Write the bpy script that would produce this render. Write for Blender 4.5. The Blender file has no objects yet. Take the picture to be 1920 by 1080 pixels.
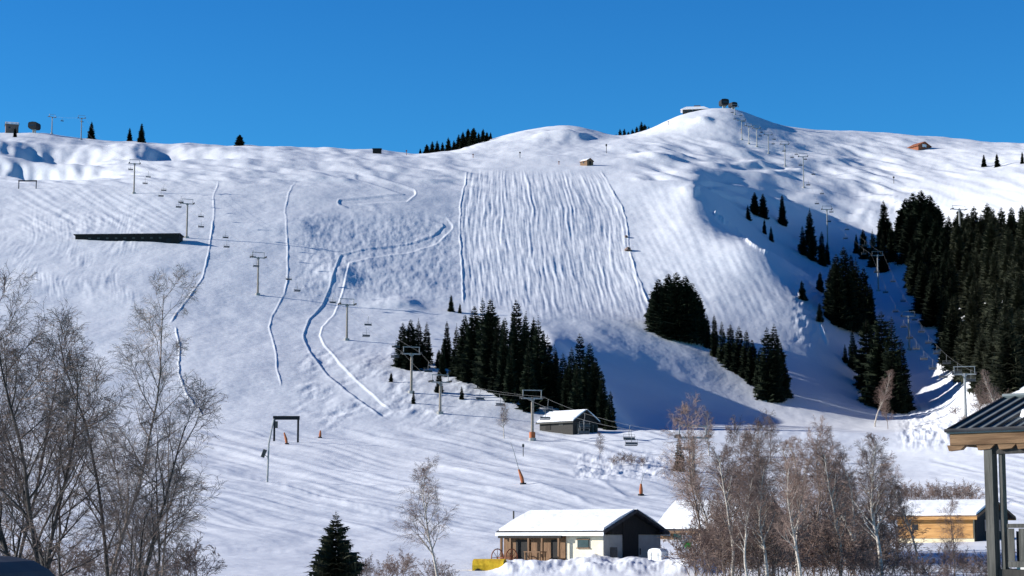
import bpy, math, random
import numpy as np
from mathutils import Vector
C = bpy.context.scene.collection
PI = math.pi
R = math.radians
# ------------------------------------------------------------------ camera model
F = 3583.0
PITCH = R(7.5)
cp, sp = math.cos(PITCH), math.sin(PITCH)
SUN = Vector((-0.94, 0.04, 0.335)).normalized()

def t_of(v):
    k = (540.0 - v) / F
    return (k * cp + sp) / (cp - k * sp)
def v_of(t):
    return 540.0 - F * (-sp + t * cp) / (cp + t * sp)
def a_of(u, t):
    return (u - 960.0) / F * (cp + t * sp)
def pt(u, v, d):
    t = t_of(v)
    return Vector((a_of(u, t) * d, d, t * d))

# ------------------------------------------------------------------ helpers
def tag(o, label=None, cat=None, group=None, kind=None):
    if label: o['label'] = label
    if cat: o['category'] = cat
    if group: o['group'] = group
    if kind: o['kind'] = kind
    return o

def empty(name, loc=(0, 0, 0), rz=0.0, parent=None):
    o = bpy.data.objects.new(name, None)
    C.objects.link(o)
    o.location = loc
    o.rotation_euler = (0, 0, rz)
    o.empty_display_size = 0.5
    if parent: o.parent = parent
    return o

def copy_tree(o, parent=None):
    c = o.copy()
    C.objects.link(c)
    c.parent = parent
    for ch in list(o.children):
        copy_tree(ch, c)
    return c

class MB:
    def __init__(s):
        s.v = []; s.f = []
    def add(s, vs, fs):
        n = len(s.v)
        s.v.extend([tuple(p) for p in vs])
        s.f.extend([tuple(i + n for i in f) for f in fs])
        return s
    def box(s, cx, cy, cz, sx, sy, sz, rz=0.0, tilt=0.0):
        """centre, full sizes"""
        vs = []
        c, sn = math.cos(rz), math.sin(rz)
        ct, st = math.cos(tilt), math.sin(tilt)
        for dz in (-.5, .5):
            for dx, dy in ((-.5, -.5), (.5, -.5), (.5, .5), (-.5, .5)):
                x, y, z = dx * sx, dy * sy, dz * sz
                x, z = x * ct + z * st, -x * st + z * ct
                vs.append((cx + x * c - y * sn, cy + x * sn + y * c, cz + z))
        return s.add(vs, [(0, 3, 2, 1), (4, 5, 6, 7), (0, 1, 5, 4), (1, 2, 6, 5), (2, 3, 7, 6), (3, 0, 4, 7)])
    def tube(s, pts, rad, n=6, cap=True):
        pts = [Vector(p) for p in pts]
        if not hasattr(rad, '__len__'): rad = [rad] * len(pts)
        base = len(s.v)
        prev = None
        for i, p in enumerate(pts):
            if i == 0: d = pts[1] - pts[0]
            elif i == len(pts) - 1: d = pts[-1] - pts[-2]
            else: d = pts[i + 1] - pts[i - 1]
            if d.length < 1e-9: d = Vector((0, 0, 1))
            d.normalize()
            if prev is None:
                ref = Vector((1, 0, 0)) if abs(d.x) < .8 else Vector((0, 1, 0))
            else: ref = prev
            a = ref - d * ref.dot(d)
            if a.length < 1e-6: a = d.orthogonal()
            a.normalize(); prev = a
            b = d.cross(a)
            for k in range(n):
                th = 2 * PI * k / n
                q = p + (a * math.cos(th) + b * math.sin(th)) * rad[i]
                s.v.append((q.x, q.y, q.z))
        for i in range(len(pts) - 1):
            for k in range(n):
                k2 = (k + 1) % n
                s.f.append((base + i * n + k, base + i * n + k2, base + (i + 1) * n + k2, base + (i + 1) * n + k))
        if cap:
            s.f.append(tuple(base + k for k in range(n))[::-1])
            s.f.append(tuple(base + (len(pts) - 1) * n + k for k in range(n)))
        return s
    def prism(s, poly, axis, a, b):
        """2D polygon extruded along an axis from a to b. axis 'x': poly=(y,z); 'y': poly=(x,z); 'z': poly=(x,y)"""
        def P(p, w):
            return {'x': (w, p[0], p[1]), 'y': (p[0], w, p[1]), 'z': (p[0], p[1], w)}[axis]
        n = len(poly)
        vs = [P(p, a) for p in poly] + [P(p, b) for p in poly]
        fs = [tuple(range(n))[::-1], tuple(range(n, 2 * n))]
        for i in range(n):
            j = (i + 1) % n
            fs.append((i, j, n + j, n + i))
        return s.add(vs, fs)
    def build(s, name, mat, parent=None, smooth=False):
        me = bpy.data.meshes.new(name)
        me.from_pydata(s.v, [], s.f)
        me.materials.append(mat)
        if smooth:
            me.polygons.foreach_set('use_smooth', [True] * len(me.polygons))
        me.update()
        o = bpy.data.objects.new(name, me)
        C.objects.link(o)
        if parent: o.parent = parent
        return o

# ------------------------------------------------------------------ materials
def mat(name, col, col2=None, rough=0.8, scale=3.0, bump=0.0, metallic=0.0, stretch=(1, 1, 1), detail=4.0, bscale=None, spec=0.3, trans=0.0, rnd=0.0):
    m = bpy.data.materials.new(name)
    m.use_nodes = True
    nt = m.node_tree
    b = nt.nodes['Principled BSDF']
    b.inputs['Roughness'].default_value = rough
    b.inputs['Metallic'].default_value = metallic
    b.inputs['Specular IOR Level'].default_value = spec
    tc = nt.nodes.new('ShaderNodeTexCoord')
    mp = nt.nodes.new('ShaderNodeMapping')
    mp.inputs['Scale'].default_value = stretch
    nt.links.new(tc.outputs['Object'], mp.inputs['Vector'])
    nz = nt.nodes.new('ShaderNodeTexNoise')
    nz.inputs['Scale'].default_value = scale
    nz.inputs['Detail'].default_value = detail
    nt.links.new(mp.outputs['Vector'], nz.inputs['Vector'])
    cr = nt.nodes.new('ShaderNodeValToRGB')
    cr.color_ramp.elements[0].position = 0.35
    cr.color_ramp.elements[1].position = 0.65
    cr.color_ramp.elements[0].color = (*col, 1)
    cr.color_ramp.elements[1].color = (*(col2 or tuple(min(1, c * 1.25) for c in col)), 1)
    nt.links.new(nz.outputs['Fac'], cr.inputs['Fac'])
    out = cr.outputs['Color']
    if rnd > 0:
        oi = nt.nodes.new('ShaderNodeObjectInfo')
        hs = nt.nodes.new('ShaderNodeHueSaturation')
        mr = nt.nodes.new('ShaderNodeMapRange')
        mr.inputs['To Min'].default_value = 1 - rnd
        mr.inputs['To Max'].default_value = 1 + rnd
        nt.links.new(oi.outputs['Random'], mr.inputs['Value'])
        nt.links.new(mr.outputs['Result'], hs.inputs['Value'])
        nt.links.new(out, hs.inputs['Color'])
        out = hs.outputs['Color']
    nt.links.new(out, b.inputs['Base Color'])
    if bump > 0:
        n2 = nt.nodes.new('ShaderNodeTexNoise')
        n2.inputs['Scale'].default_value = bscale or scale * 4
        n2.inputs['Detail'].default_value = 5
        nt.links.new(mp.outputs['Vector'], n2.inputs['Vector'])
        bp = nt.nodes.new('ShaderNodeBump')
        bp.inputs['Strength'].default_value = 1.0
        bp.inputs['Distance'].default_value = bump
        nt.links.new(n2.outputs['Fac'], bp.inputs['Height'])
        nt.links.new(bp.outputs['Normal'], b.inputs['Normal'])
    return m

M = {}
M['snow'] = mat('snow', (0.82, 0.84, 0.88), (0.87, 0.88, 0.905), rough=0.55, scale=0.02, bump=0.12, bscale=0.5, spec=0.25)
M['roof_snow'] = mat('roof_snow', (0.86, 0.87, 0.9), (0.9, 0.9, 0.92), rough=0.6, scale=1.5, bump=0.08, bscale=1.6, spec=0.2)
M['needles'] = mat('needles', (0.014, 0.020, 0.012), (0.030, 0.040, 0.022), rough=0.9, scale=0.9, spec=0.1, rnd=0.35)
M['needles_warm'] = mat('needles_warm', (0.04, 0.045, 0.028), (0.075, 0.08, 0.05), rough=0.9, scale=1.3, spec=0.1, rnd=0.2)
M['bark'] = mat('spruce_bark', (0.035, 0.027, 0.02), (0.07, 0.055, 0.042), scale=8, stretch=(1, 1, .3), bump=0.02)
M['birch_white'] = mat('birch_bark', (0.28, 0.24, 0.20), (0.6, 0.54, 0.47), scale=5, stretch=(1, 1, 2.5), bump=0.01)
M['birch_red'] = mat('birch_red_bark', (0.13, 0.085, 0.062), (0.25, 0.19, 0.15), scale=5, stretch=(1, 1, 1.5), bump=0.01)
M['twig'] = mat('birch_twigs', (0.14, 0.09, 0.072), (0.25, 0.175, 0.145), scale=2, rnd=0.2)
M['dark_wood_bark'] = mat('dark_bark', (0.02, 0.017, 0.015), (0.06, 0.048, 0.042), scale=6, stretch=(1, 1, .4), bump=0.01)
M['twig_dark'] = mat('dark_twigs', (0.10, 0.068, 0.055), (0.22, 0.155, 0.125), scale=1.2)
M['twig_pale'] = mat('pale_twigs', (0.22, 0.17, 0.14), (0.38, 0.31, 0.27), scale=1.2)
M['steel'] = mat('galvanised_steel', (0.26, 0.26, 0.26), (0.36, 0.36, 0.35), rough=0.6, scale=2, metallic=0.2)
M['steel_warm'] = mat('weathered_mast', (0.2, 0.165, 0.13), (0.3, 0.25, 0.2), rough=0.7, scale=2)
M['dark_steel'] = mat('dark_steel', (0.012, 0.013, 0.016), (0.024, 0.026, 0.03), rough=0.8, scale=3)
M['chair_grey'] = mat('chair_grey', (0.12, 0.12, 0.125), (0.2, 0.2, 0.2), rough=0.6, scale=4)
M['seat_grey'] = mat('seat_grey', (0.06, 0.062, 0.07), (0.1, 0.1, 0.11), rough=.6, scale=4)
M['concrete'] = mat('concrete', (0.3, 0.29, 0.27), (0.42, 0.4, 0.37), scale=2, bump=0.02)
M['plaster'] = mat('white_plaster', (0.60, 0.53, 0.40), (0.68, 0.62, 0.5), scale=1.5, bump=0.01)
M['shaded_plaster'] = mat('shaded_plaster', (0.30, 0.29, 0.27), (0.36, 0.35, 0.33), scale=1.5, bump=0.01)  # white plaster darkened to grey, for the shade on the farmhouse gable
M['cream'] = mat('cream_plaster', (0.62, 0.53, 0.36), (0.72, 0.63, 0.45), scale=1.5, bump=0.01)
M['black_wood'] = mat('blackened_boards', (0.010, 0.009, 0.009), (0.022, 0.019, 0.017), scale=4, stretch=(6, 6, .3), bump=0.02)
M['brown_wood'] = mat('brown_boards', (0.12, 0.065, 0.035), (0.24, 0.14, 0.075), scale=3, stretch=(5, 5, .4), bump=0.02)
M['orange_wood'] = mat('honey_timber', (0.38, 0.19, 0.06), (0.55, 0.3, 0.11), scale=1.2, stretch=(.5, .5, 6), bump=0.02)
M['fascia'] = mat('fascia_timber', (0.11, 0.058, 0.027), (0.23, 0.135, 0.07), scale=2.0, stretch=(.6, .6, 6), bump=0.015)
M['grey_wood'] = mat('weathered_grey_timber', (0.055, 0.053, 0.046), (0.11, 0.105, 0.093), scale=3, stretch=(6, 6, .5), bump=0.01)
M['dark_grey_wood'] = mat('dark_timber', (0.025, 0.023, 0.021), (0.05, 0.045, 0.04), scale=3, stretch=(6, 6, .5), bump=0.01)
M['roof_dark'] = mat('dark_roof_edge', (0.02, 0.02, 0.023), (0.045, 0.045, 0.05), rough=0.6, scale=2)
M['metal_roof'] = mat('ribbed_metal_roof', (0.13, 0.155, 0.16), (0.2, 0.23, 0.235), rough=0.55, scale=1.5)
M['orange'] = mat('orange_padding', (0.33, 0.09, 0.035), (0.45, 0.15, 0.06), scale=3)
M['rust'] = mat('rust_red', (0.2, 0.06, 0.03), (0.32, 0.12, 0.06), scale=2)
M['yellow'] = mat('yellow_tarpaulin', (0.62, 0.36, 0.015), (0.80, 0.52, 0.03), scale=1.5, bump=0.05, bscale=3)
M['glass'] = mat('window_glass', (0.02, 0.025, 0.03), (0.04, 0.045, 0.05), rough=0.1, spec=0.6)
M['white_paint'] = mat('white_paint', (0.72, 0.72, 0.72), (0.78, 0.78, 0.78), rough=0.35, scale=2)
M['green'] = mat('green_sign', (0.05, 0.5, 0.06), (0.09, 0.62, 0.08), scale=2)
M['earth'] = mat('bare_earth', (0.12, 0.08, 0.07), (0.24, 0.17, 0.14), scale=1.5, bump=0.1)
M['teal'] = mat('teal_cover', (0.12, 0.3, 0.36), (0.2, 0.4, 0.45), scale=2)

# ------------------------------------------------------------------ noise
def _hash(ix, iy, seed):
    h = (ix.astype(np.int64) * 374761393 + iy.astype(np.int64) * 668265263 + seed * 1442695041) & 0xFFFFFFFF
    h = ((h ^ (h >> 13)) * 1274126177) & 0xFFFFFFFF
    h = (h ^ (h >> 16)) & 0xFFFFFFFF
    return h.astype(np.float64) / 4294967295.0
def vnoise(x, y, seed=0):
    """gradient noise about -0.7..0.7"""
    x0 = np.floor(x); y0 = np.floor(y)
    fx = x - x0; fy = y - y0
    ux = fx * fx * fx * (fx * (fx * 6 - 15) + 10)
    uy = fy * fy * fy * (fy * (fy * 6 - 15) + 10)
    def g(ix, iy, dx, dy):
        th = _hash(ix, iy, seed) * 2 * np.pi
        return np.cos(th) * dx + np.sin(th) * dy
    a = g(x0, y0, fx, fy); b = g(x0 + 1, y0, fx - 1, fy)
    c = g(x0, y0 + 1, fx, fy - 1); d = g(x0 + 1, y0 + 1, fx - 1, fy - 1)
    return (a * (1 - ux) + b * ux) * (1 - uy) + (c * (1 - ux) + d * ux) * uy
def fbm(x, y, seed=0, oct=4, gain=.5):
    s = 0; a = 1.0
    for o in range(oct):
        s = s + a * vnoise(x * 2 ** o + 13.7 * o, y * 2 ** o - 7.1 * o, seed + o)
        a *= gain
    return s

# ------------------------------------------------------------------ terrain: cross sections of the hill at given distances
def flatz(z, d): return v_of(z / d)
SL = {
 3:   [(-4000, flatz(-5.5, 3)), (6000, flatz(-5.5, 3))],
 8:   [(-4000, flatz(-5.5, 8)), (6000, flatz(-5.5, 8))],
 18:  [(-4000, flatz(-5.4, 18)), (6000, flatz(-5.4, 18))],
 40:  [(-4000, flatz(-5.0, 40)), (6000, flatz(-5.0, 40))],
 75:  [(-4000, flatz(-4.0, 75)), (6000, flatz(-4.0, 75))],
 105: [(-4000, 1100), (0, 1110), (600, 1112), (960, 1108), (1300, 1100), (1920, 1100), (6000, 1080)],
 128: [(-4000, 1060), (0, 1072), (600, 1080), (900, 1082), (960, 1080), (1300, 1070), (1920, 1068), (6000, 1040)],
 150: [(-4000, 1030), (0, 1045), (600, 1052), (900, 1066), (960, 1064), (1120, 1050), (1240, 1048), (1400, 1045), (1920, 1032), (6000, 1000)],
 170: [(-4000, 1005), (0, 1012), (380, 1024), (600, 1030), (960, 1040), (1300, 1028), (1700, 1024), (1920, 1010), (6000, 960)],
 200: [(-4000, 955), (0, 965), (400, 975), (600, 985), (960, 1000), (1300, 1000), (1700, 985), (1920, 965), (6000, 900)],
 255: [(-4000, 890), (0, 900), (400, 900), (500, 905), (980, 912), (1200, 925), (1400, 935), (1700, 925), (1920, 905), (6000, 800)],
 305: [(-4000, 850), (0, 862), (500, 868), (980, 878), (1200, 885), (1400, 895), (1700, 885), (1920, 860), (6000, 740)],
 360: [(-4000, 805), (0, 815), (540, 828), (980, 845), (1310, 845), (1650, 850), (1780, 832), (1920, 812), (6000, 640)],
 405: [(-4000, 740), (0, 765), (300, 778), (600, 789), (870, 802), (1000, 808), (1130, 810), (1310, 812), (1500, 815), (1650, 816), (1740, 808), (1800, 788), (1850, 774), (1920, 752), (2200, 640), (6000, 400)],
 460: [(-4000, 650), (0, 682), (300, 692), (600, 706), (750, 712), (870, 720), (960, 730), (1040, 745), (1130, 778), (1220, 800), (1310, 805), (1480, 808), (1650, 810), (1750, 808), (1800, 796), (1850, 760), (1920, 708), (2200, 560), (6000, 300)],
 520: [(-4000, 570), (0, 602), (300, 612), (450, 620), (600, 632), (750, 645), (870, 652), (960, 656), (1030, 664), (1130, 710), (1220, 750), (1310, 775), (1400, 788), (1480, 795), (1560, 799), (1650, 801), (1720, 799), (1780, 786), (1850, 712), (1920, 620), (2200, 480), (6000, 250)],
 580: [(-4000, 490), (0, 522), (300, 532), (450, 545), (600, 560), (750, 576), (870, 590), (1000, 596), (1130, 614), (1220, 636), (1310, 656), (1400, 676), (1480, 694), (1540, 710), (1590, 738), (1650, 762), (1720, 764), (1780, 748), (1850, 655), (1920, 545), (2200, 420), (6000, 200)],
 640: [(-4000, 420), (0, 455), (300, 458), (450, 468), (600, 482), (750, 505), (870, 522), (1000, 530), (1130, 542), (1220, 545), (1310, 545), (1400, 548), (1480, 557), (1530, 570), (1580, 608), (1650, 655), (1720, 666), (1780, 656), (1850, 582), (1920, 485), (2200, 380), (6000, 160)],
 700: [(-4000, 370), (0, 405), (300, 402), (450, 408), (600, 420), (750, 440), (870, 456), (1000, 462), (1130, 470), (1220, 470), (1310, 463), (1400, 456), (1440, 468), (1480, 492), (1560, 546), (1650, 576), (1720, 582), (1780, 574), (1850, 512), (1920, 440), (2200, 350), (6000, 140)],
 780: [(-4000, 320), (0, 352), (300, 346), (450, 348), (600, 356), (750, 370), (870, 385), (1000, 392), (1130, 402), (1220, 402), (1300, 390), (1335, 400), (1400, 446), (1480, 502), (1560, 536), (1650, 540), (1720, 526), (1780, 494), (1850, 445), (1920, 405), (2200, 330), (6000, 120)],
 860: [(-4000, 290), (0, 322), (300, 314), (450, 314), (600, 320), (750, 328), (870, 337), (1000, 342), (1130, 345), (1220, 338), (1300, 338), (1318, 346), (1400, 398), (1480, 448), (1560, 482), (1650, 484), (1720, 470), (1780, 442), (1850, 402), (1920, 375), (2200, 300), (6000, 110)],
 950: [(-4000, 265), (0, 292), (300, 290), (450, 290), (600, 296), (750, 304), (870, 310), (1000, 309), (1130, 308), (1220, 308), (1310, 316), (1400, 340), (1480, 360), (1560, 378), (1650, 382), (1750, 366), (1850, 345), (1920, 332), (2200, 270), (6000, 100)],
 1050:[(-4000, 240), (0, 266), (110, 268), (150, 272), (300, 277), (450, 278), (600, 283), (750, 291), (870, 291), (1000, 284), (1130, 285), (1220, 282), (1310, 288), (1400, 303), (1480, 318), (1560, 330), (1650, 334), (1750, 324), (1850, 310), (1920, 300), (2200, 245), (6000, 90)],
 1150:[(-4000, 232), (0, 250), (95, 250), (120, 258), (150, 262), (270, 269), (450, 273), (600, 277), (700, 281), (780, 289), (850, 284), (900, 272), (1000, 262), (1130, 268), (1220, 260), (1310, 256), (1350, 256), (1400, 264), (1480, 280), (1560, 293), (1650, 300), (1750, 294), (1850, 284), (1920, 280), (2200, 230), (6000, 85)],
 1300: [(-4000, 260), (0, 275), (450, 300), (780, 310), (850, 298), (900, 282), (960, 255), (1020, 246), (1070, 241), (1100, 246), (1130, 258), (1180, 262), (1230, 240), (1280, 217), (1330, 207), (1360, 205), (1385, 205), (1400, 212), (1440, 226), (1480, 240), (1540, 248), (1600, 252), (1700, 256), (1770, 263), (1850, 268), (1920, 270), (2200, 235), (6000, 95)],
 1450: [(-4000, 330), (0, 350), (780, 370), (1000, 310), (1130, 320), (1300, 262), (1400, 262), (1500, 262), (1600, 262), (1750, 272), (1920, 290), (2200, 300), (6000, 200)],
 2000: [(-4000, 560), (6000, 560)],
 3500: [(-4000, 760), (6000, 760)],
}
DK = np.array(sorted(SL), float)
UF = np.arange(-4000, 6001, 4.0)
def gauss(a, s):
    n = int(3 * s) + 1
    k = np.exp(-0.5 * (np.arange(-n, n + 1) / s) ** 2); k /= k.sum()
    return np.convolve(np.pad(a, n, mode='edge'), k, mode='valid')
TAB = []
for d in sorted(SL):
    p = SL[d]
    row = np.interp(UF, [q[0] for q in p], [q[1] for q in p])
    s = 4.0 if 650 < d < 900 else (5.0 if 1100 < d < 1400 else 9.0)
    TAB.append(t_of(gauss(row, s)))
TAB = np.array(TAB)                       # tangent of elevation per distance, per column u
# monotone cubic across distance (on z) in log d
LD = np.log(DK)
ZT = TAB * DK[:, None]
h = np.diff(LD)[:, None]
dl = np.diff(ZT, axis=0) / h
ms = np.zeros_like(ZT)
w1 = 2 * h[1:] + h[:-1]; w2 = h[1:] + 2 * h[:-1]
same = (dl[:-1] * dl[1:]) > 0
with np.errstate(divide='ignore', invalid='ignore'):
    hm = (w1 + w2) / (w1 / dl[:-1] + w2 / dl[1:])
ms[1:-1] = np.where(same, hm, 0)
ms[0] = dl[0]; ms[-1] = dl[-1]
def z_base(u, d):
    """u, d arrays of one shape"""
    ld = np.log(np.clip(d, DK[0], DK[-1]))
    k = np.clip(np.searchsorted(LD, ld) - 1, 0, len(LD) - 2)
    hh = LD[k + 1] - LD[k]
    s = (ld - LD[k]) / hh
    uc = np.clip((u + 4000) / 4.0, 0, len(UF) - 1.001)
    i = uc.astype(int); fr = uc - i
    def G(A, kk): return A[kk, i] * (1 - fr) + A[kk, i + 1] * fr
    h00 = 2 * s ** 3 - 3 * s ** 2 + 1; h10 = s ** 3 - 2 * s ** 2 + s
    h01 = -2 * s ** 3 + 3 * s ** 2; h11 = s ** 3 - s ** 2
    return h00 * G(ZT, k) + h10 * hh * G(ms, k) + h01 * G(ZT, k + 1) + h11 * hh * G(ms, k + 1)

# grid: columns of constant a=x/y, rows of constant y
us = np.concatenate([np.geomspace(3500, 30, 60)[:-1] * -1, np.arange(-30, 1951, 1.25), 1950 + np.geomspace(4, 3500, 60)])
A_ = (us - 960) / F
dd = np.arange(100, 1000, .25)
vv = v_of(z_base(np.full_like(dd, 960.0), dd) / dd)
vt = np.arange(vv[0], vv[-1], -1.5)
rows_mid = np.interp(-vt, -vv, dd)
D_ = np.concatenate([np.geomspace(3, 99, 60), rows_mid, np.arange(rows_mid[-1] + 2.5, 1400, 3.2), np.geomspace(1405, 3500, 40)])
NA, ND = len(A_), len(D_)
AA, DD = np.meshgrid(A_, D_)
UU = 960 + F * AA
for _ in range(3):
    ZZ = z_base(UU, DD)
    tt = ZZ / DD
    UU = 960 + F * AA / (cp + tt * sp)
VV = v_of(ZZ / DD)
XX = AA * DD
dz = np.zeros_like(ZZ)

def feather(x, a, b):
    t = np.clip((x - a) / (b - a), 0, 1)
    return t * t * (3 - 2 * t)
def inside(x, y, u0, u1, v0, v1, f=20.0, fy=None):
    fy = fy or f
    return feather(x, u0 - f, u0 + f) * (1 - feather(x, u1 - f, u1 + f)) * feather(y, v0 - fy, v0 + fy) * (1 - feather(y, v1 - fy, v1 + fy))
def pdist(pts, pad):
    """indices, signed nearest distance (pixels; + to the right), along fraction"""
    P = np.array(pts, float)
    m = (UU > P[:, 0].min() - pad) & (UU < P[:, 0].max() + pad) & (VV > P[:, 1].min() - pad) & (VV < P[:, 1].max() + pad) & (DD > 100)
    idx = np.nonzero(m)
    x = UU[idx]; y = VV[idx]
    best = np.full(x.shape, 1e9); sg = np.zeros(x.shape); al = np.zeros(x.shape)
    L = np.hypot(*np.diff(P, axis=0).T); cum = np.concatenate([[0], np.cumsum(L)]); tot = cum[-1]
    for i in range(len(P) - 1):
        ax, ay = P[i]; bx, by = P[i + 1]
        dx, dy = bx - ax, by - ay
        t = np.clip(((x - ax) * dx + (y - ay) * dy) / (dx * dx + dy * dy), 0, 1)
        qx, qy = ax + t * dx, ay + t * dy
        dist = np.hypot(x - qx, y - qy)
        c = dist < best
        best[c] = dist[c]
        side = np.sign(-(dx * (y - ay) - dy * (x - ax)))   # + : right of a downward line
        sg[c] = side[c]
        al[c] = ((cum[i] + t * L[i]) / tot)[c]
    return idx, best, sg, al
def ridge(pts, A, wl, wr, jit=0.35, seed=1):
    pad = max(wl, wr) * 3
    idx, b, sg, al = pdist(pts, pad)
    sd = sg * b
    if wl < 4:
        sd = sd + 2.2 * vnoise(al * 17, al * 0, seed + 50) + .8 * vnoise(al * 61, al * 0, seed + 60)
        jit = 0.5
    w = np.where(sd > 0, wr, wl)
    pr = np.exp(-(sd / w) ** 2 * 1.2)
    fe = .04 if wl < 4 or A > .6 else .22
    end = feather(al, 0, fe) * (1 - feather(al, 1 - fe, 1))
    j = 1 + jit * 2 * vnoise(UU[idx] / 14, VV[idx] / 14, seed)
    dz[idx] += A * pr * end * np.clip(j, 0.2, 2)
def trench(pts, A, w, wall=2.0, lip=0.3):
    pad = max(w) * 3 if hasattr(w, '__len__') else w * 3
    idx, b, sg, al = pdist(pts, pad)
    ww = np.interp(al, np.linspace(0, 1, len(w)), w)
    end = feather(al, 0, .03) * (1 - feather(al, .95, 1))
    ins = 1 - feather(b, ww - wall, ww + wall)
    dz[idx] += end * (-A * ins + lip * A * np.exp(-((b - ww - wall * 1.5) / 1.6) ** 2))

# broad and small undulation
near = feather(DD, 60, 180)
far = feather(DD, 850, 1050)
dz += near * (0.7 * vnoise(XX / 45, DD / 60, 3) + 0.40 * fbm(XX / 19, DD / 26, 5, 3) + 0.07 * fbm(XX / 4.5, DD / 6, 9, 3))
dz += far * (1.1 * fbm(XX / 38, DD / 85, 11, 4) + 1.0 * vnoise(XX / 60 + DD / 200, DD / 40, 12))
dz += 0.06 * fbm(XX / 2.2, DD / 2.2, 21, 3) * (1 - near) 
# ploughed piste : vertical furrows
def lin(v, pts): return np.interp(v, [p[1] for p in pts], [p[0] for p in pts])
Lp = [(878, 318), (864, 380), (863, 440), (866, 500), (870, 570), (880, 640)]
Rp = [(1125, 318), (1145, 350), (1168, 390), (1180, 450), (1195, 515), (1215, 570), (1230, 640)]
uL = lin(VV, Lp); uR = lin(VV, Rp)
s = (UU - uL) / np.maximum(uR - uL, 1)
m = feather(s, -0.005, 0.03) * (1 - feather(s, .98, 1.02)) * feather(VV, 316, 335) * (1 - feather(VV, 560, 615)) * (DD > 400)
warp = 0.9 * vnoise(s * 5, VV / 60, 31) + 0.35 * vnoise(s * 20, VV / 24, 32)
ph = s * 24 + warp + 1.3 * vnoise(s * 9, VV / 200, 35)
fr = ph - np.floor(ph)
prof = np.where(fr < .38, fr / .38, (1 - fr) / .62)
ampn = np.clip(0.6 + 1.3 * vnoise(np.floor(ph) * 1.7 + .5, VV / 55, 33), .12, 1.3)
sc = DD / 640.0
dz += m * prof * ampn * 0.155 * sc
dz += m * 0.11 * sc * fbm(s * 60, VV / 30, 34, 2)
# softer furrows to its right, leaning right
m = inside(UU, VV, 1190, 1500, 350, 600, 25) * (UU < 1520) * (DD > 500)
q = UU - 0.5 * (VV - 350)
dz += m * 0.13 * vnoise(q / 11, VV / 45, 41)
m = inside(UU, VV, 1120, 1320, 600, 760, 25)
q = VV - 0.45 * UU
dz += m * 0.12 * vnoise(q / 6, UU / 90, 42)
# left rippled snow
m = inside(UU, VV, -400, 270, 385, 560, 30)
q = UU + 0.35 * VV + 30 * vnoise(UU / 80, VV / 60, 50)
dz += m * (0.15 * vnoise(q / 15, VV / 30, 51) + 0.10 * vnoise(q / 6, VV / 14, 52)) * np.clip(.5 + 1.6 * vnoise(UU / 55, VV / 40, 55), 0, 1.2)
m = inside(UU, VV, 20, 330, 352, 440, 25)
q = VV - 0.55 * UU
dz += m * .22 * vnoise(q / 8, UU / 60, 56)
# crumpled snow by the trees and under the track
m = inside(UU, VV, 560, 900, 650, 800, 25)
dz += m * (0.34 * fbm(UU / 30 + VV / 30, VV / 13, 61, 4, .45) * np.clip(.6 + 1.5 * vnoise(UU / 60, VV / 30, 66), .1, 1))
m = inside(UU, VV, 560, 860, 400, 560, 30)
dz += m * (0.16 * fbm(UU / 14, VV / 12, 62, 3))
m = inside(UU, VV, 1490, 1580, 500, 640, 18)
dz += m * (0.45 * fbm(UU / 14, VV / 10, 63, 3))
m = inside(UU, VV, 1690, 1960, 735, 835, 18)
dz += m * (0.45 * fbm(UU / 18, VV / 10, 64, 3))
m = inside(UU, VV, 1080, 1260, 850, 900, 14)
dz += m * (0.28 * fbm(UU / 22, VV / 8, 65, 4))
# groomed lower piste: streaks falling to the right
m = inside(UU, VV, -600, 1300, 805, 1010, 40, 12)
q = VV - 0.23 * UU + 6 * vnoise(UU / 160, VV / 60, 70)
dz += m * (0.16 * vnoise(q / 5, UU / 170, 71) + 0.30 * vnoise(q / 14, UU / 300, 72)) * DD / 260
m = inside(UU, VV, 1750, 2600, 830, 960, 20)
q = VV - 0.25 * UU
dz += m * 0.2 * vnoise(q / 6, UU / 150, 73)
# far slopes: long low drifts
m = inside(UU, VV, 1200, 2600, 262, 420, 40, 14) * (DD > 860)
q = VV - 0.22 * UU
dz += m * (2.7 * vnoise(q / 11, UU / 75, 81) + 1.1 * vnoise(q / 5, UU / 45, 82)) * (1 - 0.75 * feather(UU, 1640, 1740))
m = inside(UU, VV, -600, 900, 265, 345, 40, 10) * (DD > 760)
q = VV - 0.10 * UU
dz += m * (1.5 * vnoise(q / 9, UU / 80, 83) + .6 * vnoise(q / 5, UU / 30, 84))
# ridges and fences of snow
ridge([(410, 340), (400, 372), (402, 400), (396, 440), (391, 475), (380, 520), (356, 555), (326, 596), (316, 608)], .16, 1.6, 1.3, seed=1)
ridge([(328, 612), (337, 650), (335, 700), (350, 740), (382, 780)], .16, 1.6, 1.3, seed=2)
ridge([(556, 336), (540, 365), (535, 400), (538, 440), (540, 478), (539, 530), (533, 552), (511, 590), (505, 612), (515, 650), (520, 690), (528, 725)], .12, 1.8, 1.4, seed=3)
ridge([(877, 320), (864, 380), (862, 430), (866, 500), (869, 572)], .19, 1.6, 1.4, seed=4)
ridge([(1126, 318), (1142, 348), (1166, 385), (1176, 425), (1180, 470), (1194, 515), (1216, 572)], .21, 1.7, 1.4, seed=5)
ridge([(1338, 398), (1380, 430), (1410, 458), (1440, 476)], .9, 3.4, 2.2, seed=6)
ridge([(1535, 598), (1553, 645)], .9, 3, 2, seed=7)
ridge([(380, 1028), (480, 1028), (600, 1033)], 0.12, 5, 5, .1, seed=8)
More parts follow.
